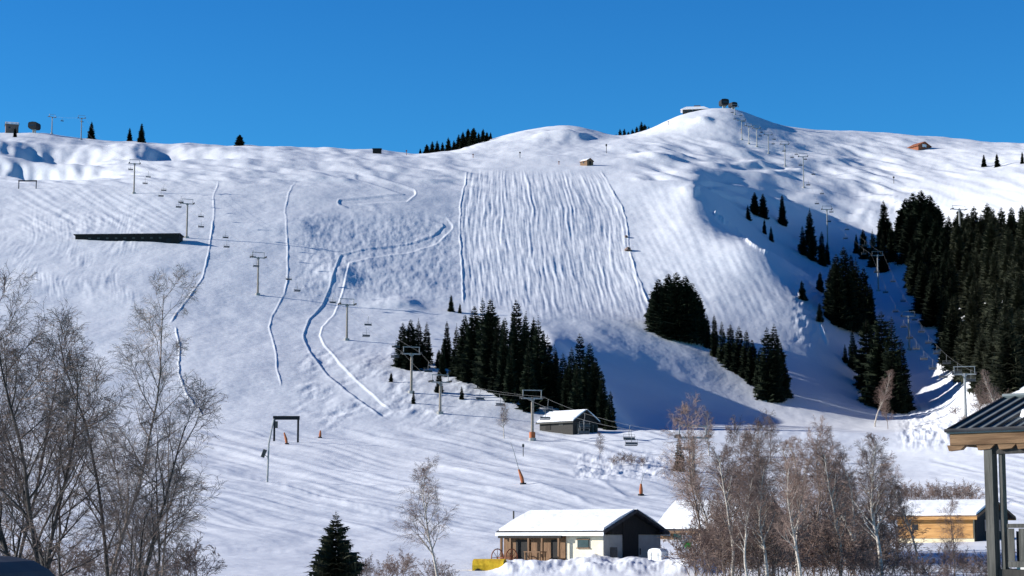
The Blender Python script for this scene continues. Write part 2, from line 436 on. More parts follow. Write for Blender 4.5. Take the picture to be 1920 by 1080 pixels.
trench([(664, 328), (720, 345), (772, 362), (760, 371), (720, 373), (640, 379), (655, 385), (705, 393)], .26, [4, 6, 7, 6, 5, 5, 5, 5], 1.1, .4)
trench([(800, 405), (834, 414), (842, 425), (815, 449), (765, 465), (690, 476), (646, 487), (640, 510), (630, 545), (615, 580), (592, 605), (584, 630), (595, 655), (625, 690), (665, 725), (715, 768), (740, 785)], .16, [5, 6, 7, 8, 8, 9, 9, 11, 12, 13, 14, 14, 13, 12, 10, 8], 1.2, .4)
def drift(uc, vc, A, wl, wr, sv, skew=0.0, seed=0):
    """a wind drift: slow rise from the left, steep lee side on the right"""
    m_ = (np.abs(UU - uc) < 4 * max(wl, wr)) & (np.abs(VV - vc) < 4 * sv) & (DD > 100)
    ix = np.nonzero(m_)
    x = UU[ix] - uc - skew * (VV[ix] - vc) + 8 * vnoise(UU[ix] / 22, VV[ix] / 9, 200 + seed)
    y = VV[ix] - vc + 3 * vnoise(UU[ix] / 30, VV[ix] / 12, 300 + seed)
    ww_ = np.where(x < 0, wl, wr)
    dz[ix] += A * np.exp(-(x / ww_) ** 2 - (y / sv) ** 2)
drift(30, 274, 3.0, 80, 40, 8, 1.0, 1)
drift(85, 286, -11.0, 55, 110, 10, 1.6, 1)
drift(20, 306, 3.0, 80, 40, 8, 1.0, 2)
drift(75, 320, -11.0, 58, 110, 10, 1.6, 2)
drift(-60, 316, -6.0, 40, 60, 9, 1.6, 15)
drift(255, 276, 2.5, 50, 30, 6, 1.0, 3)
drift(315, 287, -9.0, 45, 110, 7, 2.2, 3)
drift(165, 300, -2.5, 36, 90, 5, 2.2, 16)
drift(1065, 258, 5.0, 60, 34, 8, .8, 4)
drift(1322, 228, 2.6, 26, 12, 7, .3, 5)
drift(1585, 302, 3.0, 50, 30, 7, .8, 6)
drift(762, 570, 1.3, 50, 22, 10, .6, 7)
drift(1240, 296, 2.6, 60, 34, 7, .6, 8)
drift(1420, 308, 2.4, 60, 34, 6, .6, 9)
drift(1490, 325, 2.4, 60, 34, 6, .6, 10)
drift(640, 520, 1.0, 40, 24, 16, .3, 11)
drift(560, 425, 1.0, 60, 30, 16, .3, 12)
drift(1300, 358, 1.6, 30, 9, 12, .1, 13)
ridge([(340, 866), (500, 903), (700, 958), (900, 1000)], 0.14, 5, 9, .2, 28)
ridge([(1060, 882), (1120, 905), (1185, 938)], 0.12, 4, 3, .2, 29)
ridge([(985, 905), (1050, 925), (1115, 948)], 0.12, 4, 3, .2, 30)
# ploughed heap in front of the farmhouse
m = inside(UU, VV, 930, 1330, 1046, 1078, 22, 7) * (DD < 149)
dz += m * (0.45 + 0.45 * fbm(UU / 60, VV / 16, 91, 4))
idx_, b_, sg_, al_ = pdist([(1000, 628), (1050, 680), (1110, 750), (1150, 803)], 300)
dz[idx_] += 3.2 * np.where(sg_ > 0, np.exp(-(b_ / 26) ** 2), np.exp(-(b_ / 130) ** 2)) * feather(al_, 0, .25) * feather(DD[idx_], 425, 455) * (1 - feather(DD[idx_], 560, 600))
# a low bank that edges the shaded bowl
ridge([(1150, 812), (1300, 813), (1500, 816), (1680, 818)], 0.5, 5, 5, .1, 92)
# level the ground under the buildings
ZF = ZZ + dz
TT = ZF / DD

def gz(x, y):
    """ground height at x, y"""
    a = x / y
    j = int(np.clip(np.searchsorted(A_, a) - 1, 0, NA - 2)); i = int(np.clip(np.searchsorted(D_, y) - 1, 0, ND - 2))
    fa = (a - A_[j]) / (A_[j + 1] - A_[j]); fd = (y - D_[i]) / (D_[i + 1] - D_[i])
    fa = min(max(fa, 0), 1); fd = min(max(fd, 0), 1)
    return float((ZF[i, j] * (1 - fa) + ZF[i, j + 1] * fa) * (1 - fd) + (ZF[i + 1, j] * (1 - fa) + ZF[i + 1, j + 1] * fa) * fd)
def at(u, v, dmin=60):
    """the ground point seen at a pixel: nearest distance at which the slope rises to it"""
    t = t_of(v); a = a_of(u, t)
    j = int(np.clip(np.searchsorted(A_, a) - 1, 0, NA - 2))
    fa = (a - A_[j]) / (A_[j + 1] - A_[j])
    col = TT[:, j] * (1 - fa) + TT[:, j + 1] * fa
    i0 = int(np.searchsorted(D_, dmin))
    w = np.nonzero((col[i0:] >= t))[0]
    if len(w) == 0:
        k = i0 + int(np.argmax(col[i0:])); d = D_[k]
    else:
        k = i0 + w[0]
        if k == i0: d = D_[k]
        else:
            c0, c1 = col[k - 1], col[k]
            d = D_[k - 1] + (D_[k] - D_[k - 1]) * (t - c0) / (c1 - c0 + 1e-12)
    return Vector((a * d, d, gz(a * d, d)))
def atd(u, d):
    a = a_of(u, 0.1)
    return Vector((a * d, d, gz(a * d, d)))
def ztop(p, v): return t_of(v) * p.y

co = np.stack([XX, DD, ZF], -1).reshape(-1, 3).astype(np.float32)
ii, jj = np.meshgrid(np.arange(ND - 1), np.arange(NA - 1), indexing='ij')
q0 = (ii * NA + jj).ravel()
quads = np.stack([q0, q0 + 1, q0 + NA + 1, q0 + NA], -1).astype(np.int32)
me = bpy.data.meshes.new('snowy_ground')
me.vertices.add(len(co)); me.vertices.foreach_set('co', co.ravel())
me.loops.add(quads.size); me.loops.foreach_set('vertex_index', quads.ravel())
me.polygons.add(len(quads))
me.polygons.foreach_set('loop_start', np.arange(0, quads.size, 4, dtype=np.int32))
me.polygons.foreach_set('loop_total', np.full(len(quads), 4, dtype=np.int32))
me.polygons.foreach_set('use_smooth', np.ones(len(quads), dtype=bool))
me.update(calc_edges=True)
me.materials.append(M['snow'])
g = bpy.data.objects.new('snowy_ground', me); C.objects.link(g)
tag(g, kind='structure')

# ------------------------------------------------------------------ spruces
def spruce_mesh(seed, whorls=30, nb=10, side=3, rmax=0.17, ragged=.25, low=0.03, power=.8):
    """unit-height crown and trunk"""
    r = random.Random(seed)
    cr = MB()
    for k in range(whorls):
        f = (k + r.random() * .6) / whorls
        h = low + (1 - low) * f
        R0 = rmax * ((1 - f) ** power) * (1 + .10 * math.sin(f * 17 + seed))
        n = max(5, int(nb * (0.5 + .5 * (1 - f))))
        a0 = r.random() * 6.28
        for b in range(n):
            az = a0 + 6.283 * (b + r.uniform(-.35, .35)) / n
            L = max(0.012, R0 * r.uniform(1 - ragged * 1.3, 1 + ragged))
            dr = -0.38 + 0.75 * f + r.uniform(-.12, .12)
            ca, sa = math.cos(az), math.sin(az)
            def P(s_, w=0.0, z=0.0):
                rr = L * s_
                zz = h + dr * rr * (1.15 - .4 * s_) + z + (0.10 * L * s_ ** 2)
                return (ca * rr - sa * w, sa * rr + ca * w, zz)
            w = L * r.uniform(.24, .36)
            cr.add([P(.05, -w * .3), P(.55, -w, -.16 * L), P(1, 0), P(.55, w, -.16 * L), P(.5, 0, .02 * L), P(.05, w * .3)],
                   [(0, 1, 4), (1, 2, 4), (2, 3, 4), (3, 5, 4), (0, 4, 5)])
            for q in range(side):
                s1 = .3 + .6 * (q + r.random() * .7) / side
                for sg in (-1, 1):
                    ll = L * (.42 - .25 * s1) * r.uniform(.8, 1.3)
                    cr.add([P(s1 - .05), P(s1 + .09, 0, .01 * L), P(s1 + .16 + r.uniform(0, .1), sg * ll, -ll * r.uniform(.15, .6))], [(0, 1, 2)])
                hh = L * r.uniform(.2, .42)
                cr.add([P(s1 - .07), P(s1 + .07), P(s1 + .02, r.uniform(-.02, .02) * L, -hh)], [(0, 1, 2)])
    cr.add([(-.004, 0, .95), (.004, .002, .95), (0, 0, 1.02)], [(0, 1, 2)])
    tr = MB().tube([(0, 0, -0.03), (0, 0, .3), (.002, 0, .7), (0, 0, .97)], [.016, .012, .006, .001], 6)
    return cr, tr
protos = []
def mk_spruce(seed, mat_='needles', **kw):
    cr, tr = spruce_mesh(seed, **kw)
    root = empty('spruce_tree')
    cr.build('crown', M[mat_], root)
    tr.build('trunk', M['bark'], root)
    return root
_variants = [dict(whorls=50, nb=14, rmax=.17, power=.6), dict(whorls=46, nb=14, rmax=.20, ragged=.35, power=.62), dict(whorls=52, nb=13, rmax=.15, power=.55),
             dict(whorls=48, nb=14, rmax=.18, ragged=.4, power=.75), dict(whorls=46, nb=15, rmax=.22, ragged=.3, power=.55), dict(whorls=50, nb=13, rmax=.16, ragged=.45, power=.65)]
_pcache = {}
rs = random.Random(7)
def spruce(p, H, label, group=None, var=None, wide=1.0, warm=False, name='spruce_tree'):
    var = rs.randrange(len(_variants)) if var is None else var
    key = (var, warm)
    if key not in _pcache:
        o = mk_spruce(100 + var * 7, 'needles_warm' if warm else 'needles', **_variants[var])
        _pcache[key] = o
    else:
        o = copy_tree(_pcache[key])
    o.name = name
    o.location = (p.x, p.y, p.z - 0.015 * H)
    sxy = H * wide * rs.uniform(.92, 1.1)
    o.scale = (sxy, sxy, H)
    o.rotation_euler = (rs.uniform(-.03, .03), rs.uniform(-.03, .03), rs.uniform(0, 6.28))
    tag(o, label, 'tree', group)
    if not group and 'group' in o: del o['group']
    return o
ORD = ['leftmost', 'second', 'third', 'fourth', 'fifth', 'sixth', 'seventh', 'eighth', 'ninth', 'tenth', 'eleventh', 'twelfth', 'thirteenth', 'fourteenth', 'fifteenth', 'sixteenth', 'seventeenth', 'eighteenth', 'nineteenth', 'twentieth', 'twenty-first', 'twenty-second', 'twenty-third', 'twenty-fourth', 'twenty-fifth', 'twenty-sixth', 'twenty-seventh', 'twenty-eighth', 'twenty-ninth', 'thirtieth', 'thirty-first', 'thirty-second', 'thirty-third', 'thirty-fourth', 'thirty-fifth', 'thirty-sixth', 'thirty-seventh', 'thirty-eighth', 'thirty-ninth', 'fortieth']
def ordl(i, n):
    if i == 0: return 'leftmost'
    if i == n - 1: return 'rightmost'
    return ORD[i]
def sprucelist(L, where, group, kind='dark spruce', wide=1.0, warm=False, var=None):
    L = sorted(L)
    for i, (u, vb, vtp) in enumerate(L):
        p = at(u, vb)
        H = (ztop(p, vtp) - p.z) * 1.06
        o_ = ordl(i, len(L))
        lab = f'{o_} {kind} {where}' if o_ in ('leftmost', 'rightmost') else f'{kind}, {o_} from left, {where}'
        spruce(p, H, lab, group, wide=wide, warm=warm, var=var)

sprucelist([(838, 690, 605), (830, 705, 645), (856, 705, 610), (870, 712, 595), (886, 716, 580), (905, 722, 565), (921, 728, 568), (933, 735, 595), (946, 742, 600), (972, 745, 567), (985, 748, 590), (1000, 750, 600), (1013, 755, 598), (1026, 758, 632), (1041, 760, 650), (1056, 765, 665), (1072, 772, 655), (1090, 785, 630), (1103, 795, 650), (1117, 800, 675), (1131, 803, 700), (990, 768, 640), (1062, 782, 680), (1082, 795, 680), (1144, 806, 735), (957, 752, 645), (893, 684, 600), (916, 690, 585), (942, 684, 600), (962, 672, 585), (984, 662, 592), (1001, 660, 600), (1018, 672, 622), (1043, 700, 655), (1006, 700, 610), (1030, 715, 650), (1066, 735, 680)],
           'in the big clump above the snow-roofed hut', 'spruces of the clump above the hut', wide=.82)
sprucelist([(753, 688, 607), (770, 692, 603), (786, 688, 600), (798, 682, 606)], 'in the small clump left of the big one', 'spruces of the small clump', wide=.95)
sprucelist([(1224, 608, 548), (1237, 620, 527), (1252, 628, 518), (1268, 634, 516), (1284, 637, 522), (1298, 637, 535), (1311, 638, 556)], 'in the round clump below the ploughed piste', 'spruces of the round clump', wide=1.15, var=4)
sprucelist([(1328, 652, 590), (1341, 668, 592), (1356, 680, 605), (1371, 690, 610), (1386, 699, 614), (1400, 709, 622), (1412, 719, 640), (1429, 736, 655), (1441, 748, 618), (1454, 750, 612), (1465, 742, 640)], 'in the row sloping down to the shaded bowl', 'spruces of the row above the bowl', wide=.9)
sprucelist([(1403, 412, 384), (1415, 402, 362), (1431, 408, 365), (1467, 422, 367), (1446, 452, 424), (1433, 438, 412)], 'on the shaded upper slope beside the lift', 'spruces on the upper shaded slope', wide=1.0)
sprucelist([(1506, 478, 425), (1519, 462, 392), (1523, 488, 430), (1541, 497, 436), (1551, 495, 455)], 'under the chairlift on the shaded slope', 'spruces under the lift', wide=1.0)
sprucelist([(1505, 562, 527), (1537, 546, 511), (1537, 602, 568)], 'of the three small firs on bumpy sunlit snow', 'small firs on bumpy snow', kind='small fir', wide=1.1, var=1)
sprucelist([(1560, 600, 505), (1574, 612, 480), (1590, 616, 468), (1604, 614, 488), (1619, 610, 505), (1632, 602, 535), (1566, 575, 492), (1600, 560, 480)], 'in the clump filling the upper gully', 'spruces of the upper gully', wide=1.0)
sprucelist([(1585, 680, 646), (1601, 692, 622), (1630, 735, 602), (1655, 762, 590), (1676, 772, 602), (1691, 770, 640), (1642, 705, 605)], 'in the clump in the lower gully', 'spruces of the lower gully', wide=1.05)
sprucelist([(1661, 458, 378), (1650, 472, 410), (1638, 500, 432), (1620, 485, 432), (1606, 475, 440), (1672, 490, 420), (1655, 510, 440)], 'left of the round-topped grove', 'spruces left of the grove', wide=.95)
sprucelist([(1690, 470, 395), (1702, 465, 376), (1716, 468, 366), (1730, 472, 362), (1744, 468, 370), (1757, 462, 388), (1710, 490, 400), (1738, 492, 398)], 'in the round-topped grove by the forest', 'spruces of the round-topped grove', wide=1.3, var=4)
# far skyline trees
def skyl(L, d, where, group, wide=1.0):
    L = sorted(L)
    for i, (u, vtp) in enumerate(L):
        p = atd(u, d + (i * 37 % 5) * 6)
        H = ztop(p, vtp) - p.z
        o_ = ordl(i, len(L))
        lab = f'{o_} tiny dark spruce {where}' if o_ in ('leftmost', 'rightmost') else f'tiny dark spruce, {o_} from left, {where}'
        spruce(p, max(H, 5), lab, group, wide=wide)
skyl([(786, 280), (798, 270), (808, 264), (818, 263), (828, 266), (839, 256), (850, 262), (858, 251), (867, 245), (876, 240), (886, 239), (896, 247), (905, 240), (912, 247), (919, 258)], 1205, 'in the dark row on the skyline', 'spruces on the skyline', 1.5)
skyl([(1158, 250), (1166, 240), (1173, 240), (1181, 246), (1190, 240), (1197, 236), (1206, 227), (1213, 232), (1220, 236)], 1335, 'in the dip left of the summit', 'spruces left of the summit', 1.4)
skyl([(958, 254), (968, 250), (980, 246), (990, 247)], 1420, 'peeping over the snow dome', 'trees behind the dome', 1.5)
for u, vb, vtp, lab in [(28, 257, 238, 'small fir in front of the stone hut on the left skyline'), (171, 258, 226, 'pointed fir right of the two skyline pylons'), (243, 264, 238, 'smaller fir of the pair on the left skyline'), (265, 267, 230, 'taller fir of the pair on the left skyline'), (1845, 313, 289, 'leftmost tiny fir on the far right snowfield'), (1870, 313, 286, 'middle tiny fir on the far right snowfield'), (1917, 307, 284, 'tiny fir on the far right snowfield at the frame edge'), (846, 584, 551, 'fir standing alone by the foot of the ploughed piste'), (862, 587, 567, 'tiny fir beside the lone fir by the ploughed piste'), (823, 736, 686, 'slender fir before the left edge of the big clump'), (775, 757, 730, 'small ragged fir below the lift pylon'), (866, 748, 722, 'small grey fir in front of the big clump'), (733, 716, 698, 'tiny fir on the crumpled snow bank'), (1274, 884, 812, 'thin fir at the left edge of the birch wood'), (823, 690, 655, 'fir at the left end of the big clump')]:
    p = at(u, vb)
    spruce(p, ztop(p, vtp) - p.z, lab, None, wide=1.25 if vb < 320 else 1.0)
p = at(449, 273)
o = spruce(p, ztop(p, 252) - p.z, 'round dark tree alone on the skyline left of the ski tracks', None, var=4, wide=2.2, name='round_tree')
# the forest on the right bank
pts = []
fr_ = random.Random(21)
tries = 0
while len(pts) < 172 and tries < 40000:
    tries += 1
    d = fr_.uniform(440, 830); u = fr_.uniform(1690, 2060)
    p = atd(u, d)
    v = v_of(p.z / p.y)
    ul = np.interp(v, [400, 440, 480, 540, 600, 660, 700, 740, 780], [1778, 1765, 1705, 1712, 1722, 1765, 1790, 1850, 1900])
    u2 = 960 + F * p.x / (p.y * cp + p.z * sp)
    if u2 < ul or v > 765 or v < 448: continue
    if any((p.x - q[0].x) ** 2 + (p.y - q[0].y) ** 2 < 6.2 ** 2 for q in pts): continue
    pts.append((p, u2, v))
for p, u2, v in pts:
    if v < 500: lab, grp = 'dark spruce along the top edge of the right-hand forest', 'spruces at the top of the forest'
    elif u2 < np.interp(v, [500, 600, 660, 740], [1760, 1770, 1815, 1890]): lab, grp = 'dark spruce on the forest edge facing the lift line', 'spruces on the forest edge'
    elif v < 620: lab, grp = 'olive dark spruce in the upper half of the dense forest', 'spruces in the upper forest'
    else: lab, grp = 'olive dark spruce in the lower half of the dense forest', 'spruces in the lower forest'
    spruce(p, fr_.uniform(13, 19) * (1.0 if v > 500 else .95), lab, grp, warm=(u2 > 1790 or v < 450), wide=fr_.uniform(1.2, 1.55))

# near fir at the bottom
cr, tr = spruce_mesh(77, whorls=40, nb=15, side=6, rmax=.36, ragged=.4, power=.85, low=.06)
p = at(628, 1108)
H = ztop(p, 956) - p.z
root = empty('fir_tree', (p.x, p.y, p.z - .05)); root.scale = (H, H, H)
cr.build('crown', M['needles_warm'], root); tr.build('trunk', M['bark'], root)
tag(root, 'near dark fir tree rising from the bottom edge, left of centre', 'tree')

# ------------------------------------------------------------------ bare trees
def bare_tree(seed, H, tl=1.0, nlimb=14, spread=.35, twig_r=.006, lean=(0, 0), trunk_r=None, levels=4, nb=8, nt=8, ntt=4, start=.2, droop=.25, up=.35, fork=None, seg=.35):
    r = random.Random(seed)
    wood = MB(); twigs = MB()
    tr_ = trunk_r or H * .011
    def jit(s_): return Vector((r.gauss(0, s_), r.gauss(0, s_), r.gauss(0, s_)))
    def grow(p, d, L, rad, level):
        n = max(2, int(L / (seg * (1 if level < 2 else .6)))) if level < 4 else 2
        n = min(n, 14 if level == 0 else 7)
        pts_ = [p.copy()]; rr = [rad]
        dirs = []
        q = p.copy(); dd_ = d.normalized()
        for i in range(n):
            f = (i + 1) / n
            trop = Vector((0, 0, up * (.5 if level < 2 else .2))) if level < 3 else Vector((0, 0, -droop))
            dd_ = (dd_ + jit(.07 if level == 0 else .15) + trop * (1.0 / n)).normalized()
            q = q + dd_ * (L / n)
            pts_.append(q.copy()); rr.append(max(rad * (1 - .85 * f), twig_r * .6)); dirs.append(dd_.copy())
        tgt = wood if level < 2 else twigs
        tgt.tube(pts_, rr, 6 if level == 0 else (4 if level == 1 else 3), cap=False)
        if level >= levels: return
        cnt = {0: nlimb, 1: nb, 2: nt, 3: ntt}[level]
        cnt = max(2, int(cnt * r.uniform(.7, 1.3)))
        for k in range(cnt):
            f = (start if level == 0 else .15) + (1 - (start if level == 0 else .15)) * (k + r.random()) / cnt
            f = min(f, .99)
            i = min(int(f * n), n - 1)
            base = pts_[i].lerp(pts_[i + 1], f * n - i)
            ang = r.uniform(.45, .85) * (1 if level else 1.0)
            o1 = dirs[i].orthogonal().normalized(); o2 = dirs[i].cross(o1)
            az = r.uniform(0, 6.283)
            nd = dirs[i] * math.cos(ang) + (o1 * math.cos(az) + o2 * math.sin(az)) * math.sin(ang)
            if level == 0:
                LL = H * spread * (1.15 - .75 * f) * r.uniform(.7, 1.2)
            else:
                LL = L * r.uniform(.35, .6) * (1.1 - .5 * f) * (tl if level >= 1 else 1)
            rad2 = max(twig_r, min(rr[i] * .6, rad * (.5 if level else .42)))
            if level >= 2: rad2 = twig_r * (1.2 if level == 2 else .9)
            grow(base, nd, LL, rad2, level + 1)
    stems = fork or [(0, 0, lean[0], lean[1], 1.0)]
    for (sx, sy, lx, ly, k) in stems:
        grow(Vector((sx, sy, -.2)), Vector((lx, ly, 1)), H * k * .97, tr_ * (k ** .5), 0)
    return wood, twigs
def put_bare(name, p, H, label, cat='tree', group=None, wm='birch_red', tm='twig', **kw):
    wood, tw = bare_tree(H=H, **kw)
    root = empty(name, p)
    wood.build('trunk', M[wm], root, smooth=True)
    tw.build('twigs', M[tm], root)
    tag(root, label, cat, group)
    return root
def dup_bare(src, p, k, rz, label, group=None, sz=None):
    c = copy_tree(src); c.location = p; c.scale = (k, k, sz or k); c.rotation_euler = (0, 0, rz)
    tag(c, label, None, group)
    return c

# big trees on the left
def low(u, d): 
    q = atd(u, d); return q
p = low(128, 40)
put_bare('bare_tree', p, ztop(p, 530) - p.z, 'large dark bare tree with several stems at the left, nearest one', seed=5, wm='dark_wood_bark', tm='twig_dark', nlimb=14, spread=.30, tl=1.2, twig_r=.004, trunk_r=.09, nb=9, nt=8, ntt=5, start=.40, up=.8,
         fork=[(0, 0, .0, .0, 1.0), (-.1, .1, -.08, .05, .98), (.1, 0, .10, 0, .95), (-.3, .2, -.16, .05, .9), (.25, 0.1, .2, .05, .8)])
p = low(235, 44)
put_bare('bare_tree', p, ztop(p, 570) - p.z, 'bare tree leaning right beside the large multi-stemmed one', seed=15, wm='dark_wood_bark', tm='twig_dark', tl=1.2, nlimb=12, spread=.22, twig_r=.004, trunk_r=.07, nb=9, nt=8, ntt=5, start=.35, up=.7, fork=[(0, 0, .03, 0, 1.0), (.1, 0, .12, 0, .75)])
p = low(20, 47)
put_bare('bare_tree', p, ztop(p, 600) - p.z, 'dark bare tree cut by the left frame edge', seed=25, wm='dark_wood_bark', tm='twig_dark', nlimb=12, spread=.30, twig_r=.005, trunk_r=.08, nb=9, nt=8, ntt=5, start=.35, up=.7, fork=[(0, 0, .03, 0, 1.0), (-.2, 0, -.1, 0, .9)])
p = low(85, 52)
put_bare('birch_tree', p, ztop(p, 400) - p.z, 'tall pale-twigged birch with the highest crown at the left', seed=35, wm='birch_red', tm='twig_pale', nlimb=22, spread=.22, tl=1.2, twig_r=.0045, trunk_r=.07, nb=10, nt=8, ntt=5, start=.35, up=.6)
p = low(195, 56)
put_bare('birch_tree', p, ztop(p, 440) - p.z, 'pale-twigged birch right of the tallest one at the left', seed=45, wm='birch_red', tm='twig_pale', nlimb=22, spread=.2, tl=1.2, twig_r=.0045, trunk_r=.07, nb=10, nt=8, ntt=5, start=.35, up=.6, lean=(.04, 0))
p = low(290, 50)
put_bare('birch_tree', p, ztop(p, 770) - p.z, 'smaller pale bare tree at the right edge of the left group', seed=55, wm='birch_red', tm='twig_pale', nlimb=16, spread=.2, twig_r=.004, trunk_r=.06, nb=9, nt=8, ntt=5, start=.35, up=.6)
pb = bpy.data.objects[[o.name for o in bpy.data.objects if o.get('label', '').startswith('pale-twigged birch')][0]]
for i, (u, d, k, lab) in enumerate([(300, 58, .74, 'lower pale birch near the right edge of the left group'), (20, 62, .95, 'pale birch behind the dark tree at the left frame edge')]):
    p = atd(u, d)
    c = copy_tree(pb); c.location = p; c.scale = (k * 1.1, k * 1.1, k); c.rotation_euler = (0, 0, 1.3 + i * 1.7); tag(c, lab)
# centre birch
p = at(822, 1100)
put_bare('birch_tree', p, ztop(p, 868) - p.z, 'lone white-stemmed birch near the bottom centre', seed=65, wm='birch_white', tm='twig', tl=1.25, nlimb=24, spread=.33, twig_r=.0065, nb=8, nt=7, ntt=4, start=.25, up=.5, trunk_r=.085, lean=(-.03, 0))

# right birches
BG = 'bare birches of the wood at the lower right'
p = at(1655, 1095)
b1 = put_bare('birch_tree', p, ztop(p, 795) - p.z, 'tallest white-stemmed birch, in front of the timber-clad chalet', wm='birch_white', seed=71, tl=1.3, nlimb=24, spread=.26, twig_r=.007, nb=7, nt=6, ntt=4, start=.3, up=.9, trunk_r=.13)
p = at(1372, 1095)
b2 = put_bare('birch_tree', p, ztop(p, 835) - p.z, 'white-stemmed birch at the left of the birch wood', wm='birch_white', seed=72, tl=1.3, nlimb=26, spread=.26, twig_r=.007, nb=7, nt=6, ntt=4, start=.3, up=.9, trunk_r=.115)
p = at(1450, 1085)
b3 = put_bare('birch_tree', p, ztop(p, 790) - p.z, 'reddish birch with a wide hazy crown, left of the tallest white birch', wm='birch_red', seed=73, tl=1.35, nlimb=30, spread=.30, twig_r=.0075, nb=7, nt=7, ntt=4, start=.2, up=.8, trunk_r=.09)
b2h = ztop(at(1372, 1095), 835) - at(1372, 1095).z
b3h = ztop(at(1450, 1085), 790) - at(1450, 1085).z
b1h = ztop(at(1655, 1095), 795) - at(1655, 1095).z
for i, (u, vb, vtp, src, hh, lab) in enumerate([
    (1318, 1062, 760, b3, b3h, 'reddish birch at the far left of the wood, over the back roof'),
    (1410, 1070, 850, b2, b2h, 'slim birch just right of the leftmost white stem'),
    (1498, 1090, 850, b2, b2h, 'low birch with twin side limbs before the dark shade'),
    (1530, 1065, 800, b3, b3h, 'reddish hazy birch in the middle of the wood'),
    (1575, 1090, 835, b2, b2h, 'slanting birch left of the tallest white birch'),
    (1612, 1062, 810, b1, b1h, 'slim birch directly left of the tallest white birch'),
    (1345, 1090, 930, b3, b3h, 'short reddish birch beside the green and white board'),
    (1560, 1050, 880, b1, b1h, 'thin grey birch behind the middle of the wood'),
    (1790, 1085, 940, b3, b3h, 'short reddish birch at the right end of the wood'),
    (1440, 1050, 870, b1, b1h, 'thin grey birch behind the wide hazy crown'),
    (1395, 1055, 800, b3, b3h, 'reddish hazy birch behind the slim birch near the left'),
    (1480, 1048, 820, b1, b1h, 'grey birch rising behind the wide hazy crown'),
    (1548, 1060, 830, b3, b3h, 'reddish birch just right of the middle of the wood'),
    (1590, 1045, 850, b3, b3h, 'small reddish birch behind the slanting one'),
    (1685, 1050, 870, b3, b3h, 'hazy birch directly right of the tallest birch'),
    (1340, 1050, 850, b1, b1h, 'thin grey birch over the snowy barn roof'),
    (1402, 1100, 880, b2, b2h, 'near white birch stem, nearest the bottom edge at the left of the wood'),(1500, 1102, 862, b2, b2h, 'near white birch stem, nearest the bottom edge in mid wood'),(1440, 1100, 845, b1, b1h, 'near white birch with forked crown before the wide hazy one'),(1425, 1058, 815, b3, b3h, 'hazy birch between slim birch and wide crown'),
    (1512, 1060, 812, b1, b1h, 'grey birch just left of the middle of the wood'),
    (1630, 1052, 838, b3, b3h, 'reddish birch behind the foot of the tallest birch'),
    (1368, 1048, 838, b3, b3h, 'reddish birch behind the leftmost white stem'),
    (1600, 1080, 870, b2, b2h, 'pale-stemmed birch leaning toward the tallest birch'),
    (1720, 1050, 885, b1, b1h, 'thin grey birch at the left corner of the timber chalet')]):
    p = at(u, vb)
    dup_bare(src, p, (ztop(p, vtp) - p.z) / hh, i * 1.37 + .5, lab, BG)
# farther bare trees
for i, (u, vb, vtp, lab) in enumerate([(945, 822, 752, 'small pale bare tree left of the hut pylon'), (1125, 862, 812, 'small pale bare tree below the hut'), (1640, 800, 690, 'bare tree in front of the lower gully clump, left one'), (1665, 805, 740, 'bare tree in front of the lower gully clump, right one'), (1870, 790, 690, 'bare grey tree by the pylon at the forest foot'), (1835, 800, 720, 'thin bare tree left of the ribbed roof'), (1330, 855, 765, 'bare purple-brown tree against the shaded bowl'), (1445, 870, 785, 'second bare purple-brown tree against the shaded bowl')]):
    p = at(u, vb)
    dup_bare(b3 if i % 2 else b1, p, (ztop(p, vtp) - p.z) / (b3h if i % 2 else b1h), i * 2.1, lab, 'farther bare trees')
# shrubs
sh, stw = bare_tree(seed=91, H=2.2, nlimb=8, spread=.5, twig_r=.008, trunk_r=.02, nb=5, nt=6, ntt=3, start=.1, up=.5, seg=.4,
                    fork=[(0, 0, 0, 0, 1), (.15, 0, .35, .1, .9), (-.1, .1, -.4, 0, .85), (0, -.1, .1, -.4, .8), (.1, .1, -.15, .4, .9)])
shrub0 = empty('bare_shrub'); sh.build('stems', M['birch_red'], shrub0); stw.build('twigs', M['twig'], shrub0)
tag(shrub0, '', 'shrub')
first = True
r = random.Random(4)
def shrubs(L, where, group):
    global first
    for i, (u, vb, hpx) in enumerate(sorted(L)):
        p = at(u, vb)
        k = hpx * p.y / F / 2.3
        o_ = ordl(i, len(L))
        lab = f'{o_} bare brown shrub {where}' if o_ in ('leftmost', 'rightmost') else f'brown shrub, {o_} from left, {where}'
        if first: c = shrub0; first = False; c.location = p; c.scale = (k * 1.2, k * 1.2, k); tag(c, lab, None, group)
        else: dup_bare(shrub0, p, k * 1.2, r.uniform(0, 6.28), lab, group, sz=k)
shrubs([(u + r.uniform(-6, 6), r.uniform(1078, 1100), r.uniform(80, 150) * (.55 if u > 1670 else 1)) for u in range(1306, 1860, 22)], 'in the thicket under the birch wood', 'shrubs of the lower right thicket')
shrubs([(u + r.uniform(-6, 6), r.uniform(1040, 1062), r.uniform(70, 130)) for u in range(1318, 1700, 24)], 'in the back row of the birch wood', 'shrubs behind the thicket')
shrubs([(u + r.uniform(-6, 6), r.uniform(1085, 1100), r.uniform(30, 60)) for u in range(672, 868, 28)], 'at the foot of the lone white birch', 'shrubs under the lone birch')
shrubs([(1152, 872, 20), (1168, 870, 26), (1184, 872, 24), (1203, 874, 22)], 'on the low snow bank right of the pale tree', 'shrubs on the bank')
shrubs([(u, 942 + 3 * (u % 3), 44) for u in range(1690, 1830, 17)], 'in the hedge behind the chalet roof', 'shrubs of the hedge behind the chalet')
shrubs([(u, r.uniform(1090, 1105), r.uniform(60, 100)) for u in range(-10, 380, 38)], 'under the big trees at the lower left', 'shrubs of the lower left')
